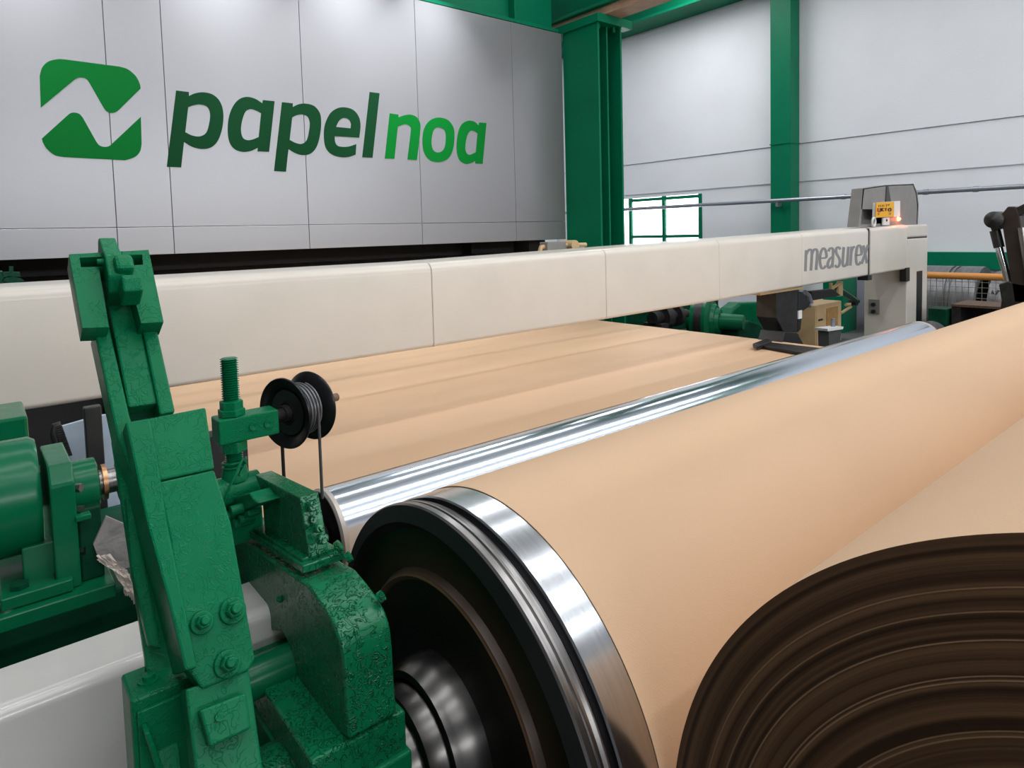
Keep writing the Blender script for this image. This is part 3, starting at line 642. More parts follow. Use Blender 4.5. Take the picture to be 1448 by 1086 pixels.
lo = bpy.data.objects.new('amber_lamp', ll); C.objects.link(lo); lo.location = (lp[0], 3.89, lp[2])
c0 = cp(1235.5, 314, 3.93); MB().tube([c0 + np.array([0.05 * math.cos(a), 0, 0.06 * math.sin(a)]) for a in np.linspace(0, 2 * PI, 24, endpoint=False)], 0.016, 8, True).build('ring', mWhite, cb, label='white plastic ring')
MB().prism([cp(1249, 308, 3.95), cp(1258, 307, 3.95), cp(1258, 318, 3.95), cp(1249, 318.5, 3.95)], (0, 0.02, 0)).build('tag_plate', mWhite, cb)
c0 = cp(1254.5, 311.5, 3.94); cyl(c0, c0 + np.array([0, .01, 0]), 0.018, 12).build('tag_hole', mInk, cb)

# ================================================================== BACKGROUND MACHINERY BEYOND THE SHEET
def bgp(px, py, y): return on(px, py, 1, y)
t = thing('green_gearbox', 'green gearbox with stepped round flange beyond the far sheet edge', 'gearbox', (9.6, 7.2, 0))
y0 = 7.2; gc = bgp(1004, 454, y0)
MB().lathe([(-0.42, 0.10), (-0.42, 0.20), (-0.28, 0.20), (-0.28, 0.47), (0.0, 0.48), (0.03, 0.43), (0.06, 0.39), (0.06, 0.34), (0.13, 0.31), (0.13, 0.26), (0.20, 0.23), (0.20, 0.16), (0.62, 0.14), (0.62, 0.001)], gc, (0.35, -0.94, 0), 64).build('flange', mGreenS, t)
MB().lathe([(-0.2, 0.485), (-0.06, 0.487)], gc, (0.35, -0.94, 0), 64).build('band', mIron, t, label='dark grey band')
Q = [bgp(*p, y0 - 0.2) for p in ((1022, 458), (1030, 448), (1038, 436), (1048, 428), (1110, 427), (1110, 488), (1034, 480), (1026, 468))]
MB().prism(Q, (0, 0.3, 0)).build('casing', mGreenS, t, 0.04)
Q = [bgp(*p, y0 - 0.5) for p in ((1045, 463), (1052, 456), (1060, 453), (1075, 458), (1084, 468), (1084, 490), (1045, 488))]
MB().prism(Q, (0, 0.35, 0)).build('foot', mGreenD, t, 0.04)
for i in range(3):
    for j in range(3):
        q = bgp(1064 + j * 7, 436 + i * 8, y0 - 0.21); cyl(q, q + np.array([0, 0.02, 0]), 0.018, 6).build('bolt', mGreenS, t)
MB().box((8.6, 6.75, 0), (11.2, 7.9, gc[2] - 0.42)).build('bedplate', mGreenD, t, 0.01)
t = thing('drive_coupling', 'dark grimy drive coupling left of the green gearbox', 'coupling', (8.3, 7.2, 0))
q = bgp(940, 448, 7.2)
MB().lathe([(-0.35, 0.001), (-0.35, 0.12), (-0.15, 0.12), (-0.15, 0.23), (0.02, 0.23), (0.02, 0.1), (0.25, 0.1), (0.25, 0.2), (0.35, 0.2), (0.35, 0.08), (0.62, 0.08), (0.62, 0.001)], q, (1, 0, 0), 40).build('shaft', mIron, t)
MB().box((q[0] - .35, 7.0, 0), (q[0] - .15, 7.4, q[2] - .08)).build('pedestal', mDark, t)
t = thing('pale_disc', 'pale round disc showing just beyond the sheet edge', 'disc', (7.6, 6.0, 0))
q = bgp(940, 477, 6.2); MB().lathe([(-0.1, 0.001), (-0.1, 0.20), (-0.05, 0.23), (0.25, 0.23), (0.25, 0.001)], (q[0], q[1], q[2] - 0.16), (0, 1, 0), 40).build('drum', mPaperW, t)
MB().box((q[0] - .06, q[1] + .02, 0), (q[0] + .06, q[1] + .18, q[2] - .3)).build('post', mIron, t)
t = thing('small_pulley', 'small dark pulley under the green gearbox flange', 'pulley', (8.6, 6.2, 0))
q = bgp(1014, 479, 6.2); MB().lathe([(-0.1, 0.001), (-0.1, 0.13), (-0.05, 0.16), (0.25, 0.16), (0.25, 0.001)], (q[0], q[1], q[2] - 0.1), (0, 1, 0), 40).build('wheel', mIron, t)
MB().box((q[0] - .06, q[1] + .02, 0), (q[0] + .06, q[1] + .18, q[2] - .18)).build('post', mIron, t)
t = thing('green_side_frame', 'dark green machine frame standing behind the gearbox and tan cabinet', 'machine', (11.0, 8.6, 0))
MB().box((7.7, 8.6, 0), (13.2, 8.85, 1.36)).build('side_plate', mGreenD, t, 0.01)
MB().box((7.7, 8.55, 1.36), (13.2, 8.9, 1.42)).build('top_rail', mGreenB, t, 0.01)
t = thing('green_upright', 'green upright with a grey edge rising beside the cream end post', 'post', (12.3, 5.9, 0))
ga, gb_, gd = bgp(1192, 396, 5.9), bgp(1211, 396, 5.9), bgp(1224, 396, 5.9)
MB().box((ga[0], 5.9, 0), (gb_[0], 6.3, 1.55)).build('shaft', mGreenB, t)
MB().box((gb_[0], 5.89, 0), (gd[0], 6.1, 1.55)).build('edge_plate', mPipe, t)
q = thing('hose_bracket', 'pale bent tube bracket hanging under the beam beside the tan cabinet', 'bracket', (9.3, 4.2, 1.4))
MB().tube([on(1189, 443, 1, 4.5), on(1203, 434, 1, 4.5), on(1202, 430, 1, 4.5), on(1196, 431, 1, 4.5)], 0.022).build('tube', mTan, q)
MB().tube([on(1178, 405, 1, 4.35), on(1196, 416, 1, 4.4), on(1213, 426, 1, 4.5)], 0.035).build('arm', mGreenD, q)
MB().tube([on(1184, 404, 1, 4.35), on(1213, 424, 1, 4.45)], 0.012).build('rod', mPipe, q)
c0 = on(1212, 427, 1, 4.48); cyl(c0, c0 + np.array([0, .1, 0]), 0.06).build('wheel', mIron, q)
MB().tube([on(1175, 400, 1, 4.3), on(1175, 409, 1, 4.3), on(1188, 400, 1, 4.3)], 0.025).build('clip', mTan, q)
MB().box(on(1186, 398, 1, 4.3), on(1189, 418, 1, 4.33)).build('strap', mTan, q)

# right background : rolls behind the mesh guard
def wp(px, py, x): return on(px, py, 0, x)
RXc = 14.2; SR = 0.68
mDrumG = mat('grey_drum_steel', (0.22, 0.22, 0.23), 0.38, 0.7, var=0.25, vscale=3, stretch=(1, 5, 1))
ptop = wp(1350, 376, RXc); ctr_z = ptop[2] - SR
rl = thing('spare_drum', 'large dark grey drum lying behind the wire guard near the wall', 'drum', (RXc, 5, 0))
ye = wp(1392, 390, RXc)[1]
MB().lathe([(ye - 0.01, SR * .72), (ye - 0.01, SR - 0.01), (ye + 0.02, SR), (ye + .34, SR), (ye + .34, SR - .03), (ye + .38, SR - .03), (ye + .38, SR), (ye + .42, SR), (ye + .42, SR - .03), (ye + .46, SR - .03), (ye + .46, SR), (ye + 1.6, SR), (ye + 1.6, .1)], (RXc, 0, ctr_z), (0, 1, 0), 96).build('shell', mDrumG, rl)
MB().lathe([(ye + 0.2, 0.001), (ye + 0.2, SR * .6), (ye - 0.01, SR * .7), (ye - 0.01, SR * .75)], (RXc, 0, ctr_z), (0, 1, 0), 64).build('end_recess', mIron, rl)
for yy in (ye + 0.5, ye + 1.2): MB().box((RXc - 0.45, yy, 0), (RXc + 0.45, yy + 0.3, ctr_z - SR + 0.05)).build('cradle', mIron, rl)
MB().lathe([(ye - 1.6, 0.001), (ye - 1.6, SR - .02), (ye - 1.57, SR), (ye - 0.12, SR), (ye - 0.12, 0.1)], (RXc + 0.35, 0, ctr_z - 0.1), (0, 1, 0), 96).build('spare_roll', mDrumG)
sr2 = bpy.data.objects['spare_roll']; tag(sr2, 'second dark grey drum lying in line behind the hydraulic arm', 'drum')
ox = 12.9
oz = wp(1380, 391, ox)[2]
t = thing('guard_fence', 'orange rail with pale wire mesh hanging below it', 'guard rail', (ox, 4, 0))
cyl((ox, 2.7, oz), (ox, 5.2, oz), 0.058, 20).build('rail', mOrange, t, label='orange painted rail')
m_ = MB()
for i in range(26):
    y = 2.75 + i * 0.095; m_.box((ox - 0.005, y, oz - 0.85), (ox + 0.005, y + 0.008, oz - 0.055))
for i in range(9):
    z = oz - 0.1 - i * 0.09; m_.box((ox - 0.006, 2.75, z), (ox + 0.006, 5.15, z + 0.008))
m_.build('wire_mesh', mMesh, t)
for yy in (2.72, 5.16): cyl((ox, yy, 0), (ox, yy, oz), 0.035, 12).build('post', mIron, t)
# dark box below and black hydraulic arm
t = thing('dark_stand', 'dark steel box stand beneath the guard mesh', 'stand', (11.9, 2.9, 0))
XS = 11.6
f_ = lambda px, py: on(px, py, 0, XS)
Q0, Q1 = f_(1345, 430), f_(1432, 432)
box((XS, Q1[1] - .4, Q0[2] - 0.035), (XS + .7, Q0[1], Q0[2])).build('top_plate', mRust, t, label='rusty brown top plate')
m_ = MB(); m_.box((XS + .02, Q0[1] - 0.12, 0), (XS + .7, Q0[1], Q0[2] - 0.036)); m_.box((XS + .6, Q1[1] - .4, 0), (XS + .7, Q0[1] - 0.12, Q0[2] - 0.036)); m_.build('frame', mIron, t)
q = on(1331, 436, 0, XS); box((XS - .1, q[1] - 0.1, 0), (XS + .3, q[1] + 0.15, q[2])).build('side_box', mGreenD, t, 0.01)
ha = thing('hydraulic_arm', 'dark brown hydraulic lifting arm at the right edge of the picture', 'hydraulic arm', (10.4, 2.3, 0))
g_ = lambda px, py, x=10.4: on(px, py, 0, x)
MB().prism([g_(1415, 304), g_(1425, 292), g_(1436, 292), g_(1441, 302), g_(1462, 428), g_(1434, 428)], (0.28, 0, 0)).build('boom', mArm, ha, 0.012)
MB().prism([g_(1436, 294), g_(1450, 287), g_(1475, 270), g_(1480, 285), g_(1452, 300), g_(1441, 306)], (0.20, 0, 0)).build('link', mIron, ha, 0.012)
c0 = g_(1404, 311, 10.3); MB().lathe([(-0.02, 0.001), (0, 0.075), (0.03, 0.11), (0.32, 0.11), (0.32, 0.001)], c0, (1, 0, 0), 40).build('pivot', mIron, ha)
MB().prism([g_(1398, 316), g_(1413, 303), g_(1420, 302), g_(1418, 322), g_(1402, 327)], (0.20, 0, 0)).build('clevis', mIron, ha, 0.01)
MB().cyl(g_(1407, 326, 10.5), g_(1413, 350, 10.5), 0.062).build('cylinder_barrel', mIron, ha); MB().cyl(g_(1412, 348, 10.5), g_(1426, 398, 10.5), 0.044).build('piston_rod', mChrome, ha, label='bright piston rod')
MB().cyl(g_(1444, 322, 10.36), g_(1456, 402, 10.36), 0.04).build('oil_pipe', mSteelD, ha)
MB().prism([g_(1412, 402), g_(1425, 398), g_(1445, 402), g_(1470, 404), g_(1470, 452), g_(1412, 450), g_(1416, 425)], (0.45, 0, 0)).build('base_block', mIron, ha, 0.012)
q0 = g_(1440, 448, 10.5)
MB().box((10.45, q0[1] - .4, 0), (10.8, q0[1] + 0.15, q0[2] + .02)).build('pedestal', mIron, ha)
MB().tube([g_(1412, 410, 10.38), g_(1408, 415, 10.38), g_(1404, 411, 10.38), g_(1403, 416, 10.38)], 0.02).build('hook', mSteelD, ha)
# fitting on the far side of the beam by the hood end
t = thing('valve_fitting', 'tan pipe fittings behind the beam by the column foot', 'valve', (6.5, 4.9, 0))
v_ = lambda px, py: on(px, py, 1, 4.9)
MB().tube([v_(763, 358), v_(765, 350), v_(772, 348), v_(828, 346)], 0.024).build('pipe', mTan, t)
c0 = v_(782, 346); MB().box(c0 - np.array([0.13, .06, .06]), c0 + np.array([0.13, .06, .03])).build('block', mGreyCab, t, .006)
c0 = v_(806, 347); MB().cyl(c0 + np.array([0, -.08, 0]), c0 + np.array([0, .08, 0]), 0.055).build('union', mTan, t)
MB().tube([v_(775, 352), v_(800, 350), v_(825, 349)], 0.016).build('rod', mMatte, t)
c0 = v_(775, 364); MB().box((c0[0], 4.47, c0[2] - 0.05), (c0[0] + 0.6, 5.0, c0[2] + 0.02)).build('bracket', mGreenD, t)
t = thing('gap_valve', 'small dull green valve in the black gap at the far left', 'valve', (0.0, 6.0, 0))
v_ = lambda px, py: on(px, py, 1, 6.0)
MB().box((-1.0, 6.0, 0), (v_(4, 384)[0], 6.25, v_(4, 384)[2])).build('body', mGreenD, t)
MB().prism([v_(2, 397), v_(12, 390), v_(30, 394), v_(35, 397), v_(28, 399), v_(14, 400)], (0, 0.1, 0)).build('lever', mGreenD, t)
MB().prism([v_(3, 385), v_(28, 385), v_(29, 391), v_(4, 392)], (0, 0.1, 0)).build('flange', mGreenD, t); MB().prism([v_(13, 377), v_(19, 377), v_(19, 385), v_(13, 385)], (0, 0.05, 0)).build('stem', mGreenD, t)

# ================================================================== REEL ARM (front left)
U = np.array([0, 0.5169, 0.8561]); Nn = np.array([0, -0.8561, 0.5169])
A0 = on(300, 850, 1, 1.20)
def ap(px, py, h=0.0):
    """point of the picture on the leaning plane of the arm, h metres in front of it"""
    o = A0 + Nn * h; d = ray(px, py); return CAM + d * (np.dot(o - CAM, Nn) / np.dot(d, Nn))
def local(p, h): q = p - A0; return (q[0], float(np.dot(q, U)))
def aprism(name, pts, h, depth, m=mGreen, bevel=0.004, parent=None, label=None):
    P = [ap(*p, h) for p in pts]; return MB().prism(P, -Nn * depth).build(name, m, parent, bevel, label)
am = thing('reel_stand', 'tall leaning green painted steel arm with slotted head at front left', 'machine arm', tuple(A0 - U * 0.5))
aprism('main_plate', [(222, 682), (303, 664), (327, 740), (361, 932), (352, 948), (286, 975), (262, 940), (240, 760)], 0.0, 0.05, parent=am)
aprism('upper_plate', [(196, 594), (291, 575.5), (303.5, 662.5), (222, 680), (205, 650)], 0.0, 0.05, parent=am)
aprism('flange', [(177, 597), (212.5, 590.5), (222, 640), (237, 740), (279.5, 944), (262, 949), (238, 850), (208, 740)], 0.02, 0.12, parent=am)
aprism('side_plate', [(178, 700), (196, 697), (202, 785), (229, 917), (210, 913), (186, 800)], -0.10, 0.03, parent=am)
aprism('side_plate', [(158, 620), (180, 612), (236, 900), (258, 1100), (222, 1100), (205, 930)], -0.13, 0.02, parent=am)
aprism('clamp_plate', [(282.5, 1004.5), (348, 979), (356, 1030), (297, 1057)], 0.02, 0.06, parent=am)
aprism('lower_plate', [(262, 975), (352, 945), (372, 1086), (390, 1180), (290, 1200)], -0.005, 0.05, parent=am)
aprism('left_rail', [(132, 463), (154.5, 461.5), (184, 590), (205, 650), (222, 700), (200, 705), (166, 620)], -0.025, 0.075, parent=am)
aprism('right_rail', [(199.5, 456), (220, 455), (248, 582), (226, 586)], -0.025, 0.075, parent=am)
aprism('slide_bar', [(140, 372), (181, 370), (188.5, 415), (223.5, 570), (181.5, 576), (151, 418)], -0.032, 0.045, parent=am)
aprism('back_plate', [(118, 390), (205, 384), (218, 458), (246, 585), (178, 600), (138, 470)], -0.078, 0.02, mGreenD, parent=am)
aprism('back_web', [(150, 560), (236, 545), (246, 600), (175, 620)], -0.09, 0.02, mGreenD, parent=am)
hl = [(97.6, 359.4), (210.2, 353.2), (231.5, 455.4), (199.5, 457), (187.5, 411), (181, 376), (140, 379), (154.5, 462.5), (116.6, 464)]
s1 = [(112.5, 364.3), (144, 363), (145.6, 376.6), (114.5, 377.8)]
s2 = [(181.5, 360.5), (201, 360), (202.5, 374), (184.5, 375.5)]
hh = 0.02
loops = [[local(ap(*p, hh), hh) for p in L_] for L_ in (hl, s1, s2)]
# keep the slots clear of the channel edge
flat_shape('head_block', loops, A0 + Nn * (hh - 0.06), (1, 0, 0), U, Nn, 0.06, mGreen, am, bevel=0.003)
aprism('head_lip', [(222, 447), (231, 446), (225, 468), (221, 466)], -0.02, 0.04, parent=am)
# latch hook standing proud of the head: profile in (s, h), width in x
def xs(px, py, h): return local(ap(px, py, h), h)
xa = xs(150, 375, 0.05)[0]; xb = xs(175, 375, 0.05)[0]
s_top = xs(162, 333, 0.02)[1]; s_mid = xs(175, 362, 0.055)[1]; s_lo = xs(175, 388, 0.055)[1]; s_f0 = xs(175, 392, 0.075)[1]; s_f1 = xs(175, 416, 0.075)[1]
def hook(name, prof, x0, x1, bev=0.003):
    P = [A0 + np.array([x0, 0, 0]) + U * s + Nn * h for s, h in prof]
    return MB().prism(P, (x1 - x0, 0, 0)).build(name, mGreen, am, bev)
hook('latch', [(s_top, 0.0), (s_top, 0.012), (s_mid + 0.005, 0.05), (s_lo, 0.055), (s_f0 - 0.008, 0.03), (s_f0 - 0.008, -0.03), (s_top - 0.03, -0.045)], xa, xb)
xc = xs(162, 375, 0.06)[0]; xd = xs(189, 375, 0.06)[0]
hook('latch_knuckle', [(s_mid, 0.04), (s_mid, 0.062), (s_mid - 0.012, 0.07), (s_lo + 0.004, 0.072), (s_lo, 0.04)], xc, xd, 0.007)
hook('latch_finger', [(s_f0, 0.03), (s_f0, 0.085), (s_f0 - 0.008, 0.09), (s_f1, 0.086), (s_f1 - 0.004, 0.03)], xc + 0.003, xd + 0.005, 0.004)
c0 = ap(142, 370, 0.03); MB().cyl(c0 - np.array([0.006, 0, 0]), c0 + np.array([0.03, 0, 0]), 0.006, 10).build('pivot_pin', mGreen, am)
def bolt(px, py, r, h=0.0):
    o = ap(px, py, h); s = r
    b_ob = MB().lathe([(0, s), (0.006, s), (0.008, s * 0.95), (0.008, s * 0.001)], o, Nn, 40).build('washer', mGreen, am, 0.001); b = b_ob
    n = MB().lathe([(0.008, s * 0.66), (0.022, s * 0.66), (0.025, s * 0.55), (0.025, 0.001)], o, Nn, 6, smooth=False); n.lathe([(0.025, s * 0.40), (0.034, s * 0.38), (0.036, s * 0.30), (0.036, 0.0005)], o, Nn, 24)
    q = n.build('nut', mGreen, b, 0.001)
for px, py, r in ((285, 881, 16.5), (328.5, 864, 18.5), (321, 939, 19)):
    dd = np.linalg.norm(ap(px, py) - ap(px + 1, py)); bolt(px, py, r * dd)
c0 = ap(309, 1014, 0.02); MB().cyl(c0, c0 + Nn * 0.006, 0.006, 16).build('plug', mGreen, am)

# pedestal under the arm
pdl = thing('arm_pedestal', 'green painted box pedestal at the foot of the leaning arm', 'pedestal', (0.15, 1.3, 0))
xl = 0.14
pp = on(184, 992, 1, 1.22)
MB().box((pp[0], 1.22, 0), (pp[0] + 0.15, 1.31, pp[2])).build('box', mGreen, pdl, 0.005)
MB().box((pp[0] + 0.008, 1.212, 0), (pp[0] + 0.142, 1.22, pp[2] - 0.02)).build('cover_plate', mGreen, pdl, 0.002)
c0 = np.array([pp[0] + 0.035, 1.26, pp[2]]); MB().lathe([(0, 0.018), (0.003, 0.018), (0.003, 0.010), (0.010, 0.010), (0.012, 0.001)], c0, (0, 0, 1), 24).build('bolt', mGreen, pdl)
MB().prism([(pp[0] + 0.012, 1.212, pp[2] - 0.04), (pp[0] + 0.02, 1.212, pp[2] - 0.04), (pp[0] + 0.10, 1.212, pp[2] - 0.40), (pp[0] + 0.08, 1.212, pp[2] - 0.40)], (0, -0.03, 0)).build('rib', mGreen, pdl, 0.003)

# ================================================================== BEARING HOUSING
XL, XR = 0.525, 0.636
hs = thing('bearing_housing', 'green crinkle painted curved housing over the drum shaft end', 'bearing housing', (0.58, 1.3, 0.9))
def hp(px, py, x=XL): return on(px, py, 0, x)
prof_ = smooth_loop([(327, 752, 1), (437, 829, 1), (463, 867), (479, 902), (485.5, 940), (489, 995), (493, 1047, 1), (418, 990, 1), (415, 937), (406, 908), (398, 893, 1), (383, 893, 1), (364, 878, 1), (348, 867, 1), (315, 850, 1), (300, 760, 1)], 5)
MB().prism([hp(*p) for p in prof_], (XR - XL, 0, 0), smooth=True).build('arched_body', mCrinkle, hs, 0.007, seg=3)
# ledge strips on the top
for (a, b, xo, hgt, xw) in (((340, 742), (428, 800), 0.53, 0.012, 0.10), ((358, 746), (427, 790), 0.537, 0.022, 0.085)):
    A, B = hp(*a, xo), hp(*b, xo); up = np.array([0, 0, hgt])
    MB().prism([A, B, B + np.array([0, 0, -0.02]), A + np.array([0, 0, -0.02])], (xw, 0, 0)).build('ledge_strip', mCrinkle, hs, 0.003)
XB = 0.552
blk = [hp(*p, XB) for p in ((360, 671), (423.4, 703.5), (430, 740), (438, 790), (374, 750), (370, 697))]
MB().prism(blk, (0.046, 0, 0)).build('top_block', mCrinkle, hs, 0.003)
c0 = hp(441, 716, XB + 0.02)
for (px, py, r) in ((443, 716, 0.012), (443, 735, 0.009), (452, 747, 0.010), (457, 762, 0.012)):
    c0 = hp(px, py, XB + 0.02); MB().lathe([(-0.02, r), (0.004, r), (0.006, r * .8), (0.006, r * .4), (0.009, r * .35), (0.009, 0.0005)], c0, (0, -0.94, 0.34), 14).build('bolt', mCrinkle, hs)
for (px, py, x, r) in ((536, 846, 0.63, 0.012), (397, 848, XL, 0.007), (490, 790, 0.62, 0.012), (476, 775, 0.61, 0.014)):
    c0 = hp(px, py, x); MB().cyl(c0, c0 + np.array([-0.006 if x == XL else 0.008, -0.004, 0.006]), r, 10).build('bolt', mCrinkle, hs)
bt = hp(493, 1049); zt_ = bt[2]
y_f, y_b = on(482, 1064, 0, 0.51)[1] - 0.0, on(399, 976, 0, 0.47)[1]
MB().box((0.45, y_f, zt_ - 0.20), (0.66, y_f + 0.62, zt_ - 0.005)).build('base_block', mCrinkle, hs, 0.006)
MB().box((0.445, y_f - 0.012, zt_ - 0.22), (0.665, y_f + 0.6, zt_ - 0.09)).build('base_flange', mGreen, hs, 0.005)
MB().lathe([(0.30, 0.001), (0.30, 0.12), (0.315, 0.155), (0.34, 0.165), (0.45, 0.165)], (0, DY, DZ), (1, 0, 0), 64).build('bearing_cap', mCrinkle, hs, label='round crinkle painted bearing cap')
MB().box((0.30, 1.02, 0), (0.66, 1.66, zt_ - 0.225)).build('pedestal', mGreenD, hs)
# cross shaft
cs = thing('cross_shaft', 'short horizontal green shaft between the arm and the housing', 'shaft', (0.4, 1.5, 1.2))
q = on(380, 950, 1, 1.52); MB().cyl((0.24, 1.52, q[2]), (0.56, 1.52, q[2]), 0.045).build('tube', mGreenS, cs)

# ================================================================== THREADED ROD, PULLEY, CABLE
YR = 1.85
rd = thing('threaded_rod_stand', 'upright green threaded rod with clamp block, holding the black pulley', 'rod stand', (0.55, YR, 1.4))
def rp(px, py, y=YR): return on(px, py, 1, y)
top = rp(323, 506); bot = rp(333, 672); rx = (top[0] + bot[0]) / 2
prof = [(0, 0.001), (0, 0.020)]; L_ = top[2] - bot[2]; n_ = 52
for i in range(n_): prof += [(L_ * (i + 0.1) / n_, 0.0175), (L_ * (i + 0.55) / n_, 0.0235)]
prof += [(L_, 0.019), (L_, 0.001)]
MB().lathe(prof, (rx, YR, bot[2]), (0, 0, 1), 24).build('threaded_rod', mGreenS, rd)
c0 = rp(329, 604); MB().box((rx - 0.045, YR - 0.035, c0[2] - 0.035), (rx + 0.115, YR + 0.035, c0[2] + 0.033)).build('clamp_block', mGreen, rd, 0.004)
for (za, zb_) in ((c0[2] + 0.034, c0[2] + 0.052), (c0[2] - 0.066, c0[2] - 0.036)):
    MB().lathe([(za, 0.001), (za, 0.036), (zb_, 0.036), (zb_, 0.001)], (rx, YR, 0), (0, 0, 1), 6, smooth=False).build('nut', mGreen, rd, 0.002)
MB().lathe([(0, 0.031), (0.022, 0.031), (0.024, 0.02)], (rx, YR, c0[2] + 0.052), (0, 0, 1), 6, smooth=False).build('nut', mGreen, rd, 0.002)
for dx in (0.045, 0.085): MB().lathe([(0, 0.012), (0.004, 0.012), (0.004, 0.006), (0.002, 0.0005)], (rx + dx, YR - 0.035, c0[2]), (0, -1, 0), 20).build('set_screw', mGreen, rd)
axz = c0[2] + 0.004
PA = np.array([math.cos(math.radians(21)), math.sin(math.radians(21)), 0.0]); PB = np.array([-PA[1], PA[0], 0.0]); PO = np.array([rx + 0.10, YR, axz])
def along(px):
    """distance along the axle at which it crosses the vertical plane through this picture column"""
    n_ = np.cross(ray(px, 500), ray(px, 700)); return float(np.dot(CAM - PO, n_) / np.dot(PA, n_))
MB().cyl(PO - PA * 0.01, PO + PA * 0.055, 0.018).build('axle_boss', mIron, rd)
MB().cyl(PO, PO + PA * along(476), 0.0125).build('axle', mRust, rd, label='rusty brown axle')
# foot: horizontal boss on the housing
fz = bot[2] - 0.01
MB().cyl((rx - 0.07, YR, fz - 0.035), (rx + 0.06, YR, fz - 0.035), 0.045).build('boss', mGreen, rd)
MB().lathe([(0, 0.036), (0.03, 0.032), (0.045, 0.024)], (rx, YR, fz), (0, 0, 1), 24).build('collar', mGreen, rd)
MB().cyl((rx + 0.06, YR, fz - 0.035), (rx + 0.09, YR, fz - 0.035), 0.02).build('pin', mIron, rd)
MB().tube([(rx - 0.05, YR - 0.045, fz - 0.06), (rx - 0.03, YR - 0.05, fz + 0.0), (rx + 0.0, YR - 0.045, fz + 0.05), (rx + 0.012, YR - 0.035, fz + 0.062), (rx + 0.02, YR - 0.03, fz + 0.045), (rx, YR - 0.04, fz + 0.02)], 0.0035, 8).build('tie_wire', mGreen, rd)
MB().tube([(rx + 0.03 * math.cos(a), YR + 0.03 * math.sin(a), fz + 0.03 + 0.012 * a / 6.28) for a in np.linspace(0, 12.5, 40)], 0.0035, 8).build('tie_wire', mGreen, rd)
MB().box((rx - 0.05, YR - 0.06, fz - 0.16), (rx + 0.05, YR + 0.05, fz - 0.07)).build('foot_block', mGreen, rd, 0.006)
# clutter plates between rod and housing
ft = thing('clamp_fittings', 'lumpy green clamps and levers in front of the threaded rod foot', 'fittings', (0.5, 1.8, 1.35))
for (pts, x, dx) in (([(316, 708), (352, 697), (358, 706), (366, 712), (345, 722), (318, 722)], 0.50, 0.06),
                     ([(318, 722), (330, 716), (334, 728), (330, 734), (318, 734)], 0.485, 0.03), ([(334, 726), (350, 722), (352, 730), (343, 736), (342, 746), (334, 744)], 0.50, 0.035)):
    MB().prism([on(*p, 0, x) for p in pts], (dx, 0, 0)).build('clamp_plate', mGreen, ft, 0.004)
for (px, py, x) in ((326, 723, 0.47), (330, 742, 0.48), (338, 735, 0.49)):
    c0 = on(px, py, 0, x); MB().cyl(c0, c0 + np.array([0.04, 0, 0]), 0.013, 14).build('clamp_bolt', mGreen, ft, 0.001)
# pulley
pu = thing('cable_pulley', 'black grooved pulley wheel with grey cable on its rusty axle', 'pulley', (rx + 0.2, YR, axz))
tA, tB = along(406), along(436)
pr_ = 0.102
mPul = mat('black_pulley_iron', (0.022, 0.022, 0.025), 0.30, 0.7)
for tt, s_ in ((tA, 1), (tB, -1)):
    MB().lathe([(0, 0.022), (-0.004 * s_, 0.03), (0.006 * s_, 0.045), (0.006 * s_, 0.068), (-0.006 * s_, 0.078), (-0.012 * s_, pr_), (-0.008 * s_, pr_ + 0.002), (-0.004 * s_, pr_), (0.014 * s_, 0.07), (0.016 * s_, 0.02)], PO + PA * tt, PA, 96).build('flange', mPul, pu)
MB().cyl(PO + PA * tA, PO + PA * tB, 0.066, 64).build('barrel', mBlack, pu)
MB().lathe([(-0.02, 0.0135), (-0.02, 0.024), (0.0, 0.026), (0.004, 0.02)], PO + PA * tA, PA, 32).build('hub', mIron, pu)
cw = thing('steel_cable', 'thin grey cable wound on the black pulley, hanging down both sides', 'cable', (rx + 0.2, YR, 1.3))
pts = []
for i in range(170):
    a = i / 40 * 2 * PI; pts.append(PO + PA * (tA + 0.016 + (tB - tA - 0.034) * i / 170) + PB * (-0.074 * math.cos(a)) + np.array([0, 0, 0.074 * math.sin(a)]))
MB().tube(pts, 0.0045, 8).build('wound_turns', mCable, cw)
e0 = PO + PA * (tA + 0.6 * (tB - tA)) - PB * 0.075; e1 = PO + PA * (tA + 0.45 * (tB - tA)) + PB * 0.070
MB().tube([e0, e0 - np.array([0, 0, 0.1]), e0 - np.array([0, 0, 0.26])], 0.0048, 8).build('hanging_end', mCable, cw)
MB().tube([e1, e1 - np.array([0, 0, 0.1]), e1 - np.array([0, 0, 0.3])], 0.0055, 8).build('hanging_end', mBlack, cw)
# black bearing of the guide roll near end
t = thing('roll_end_bearing', 'black bearing at the near end of the chrome roll behind the green block', 'bearing', (0.75, RY, 1.1))
MB().lathe([(0.80, 0.045), (0.80, 0.13), (0.84, 0.145), (0.93, 0.145), (0.95, 0.11), (0.96, 0.05)], (0, RY, RZ), (1, 0, 0), 48).build('bearing_ring', mBlack, t)
MB().box((0.80, RY - 0.12, 0), (0.93, RY + 0.12, RZ - 0.1)).build('pedestal', mGreenD, t, 0.006)

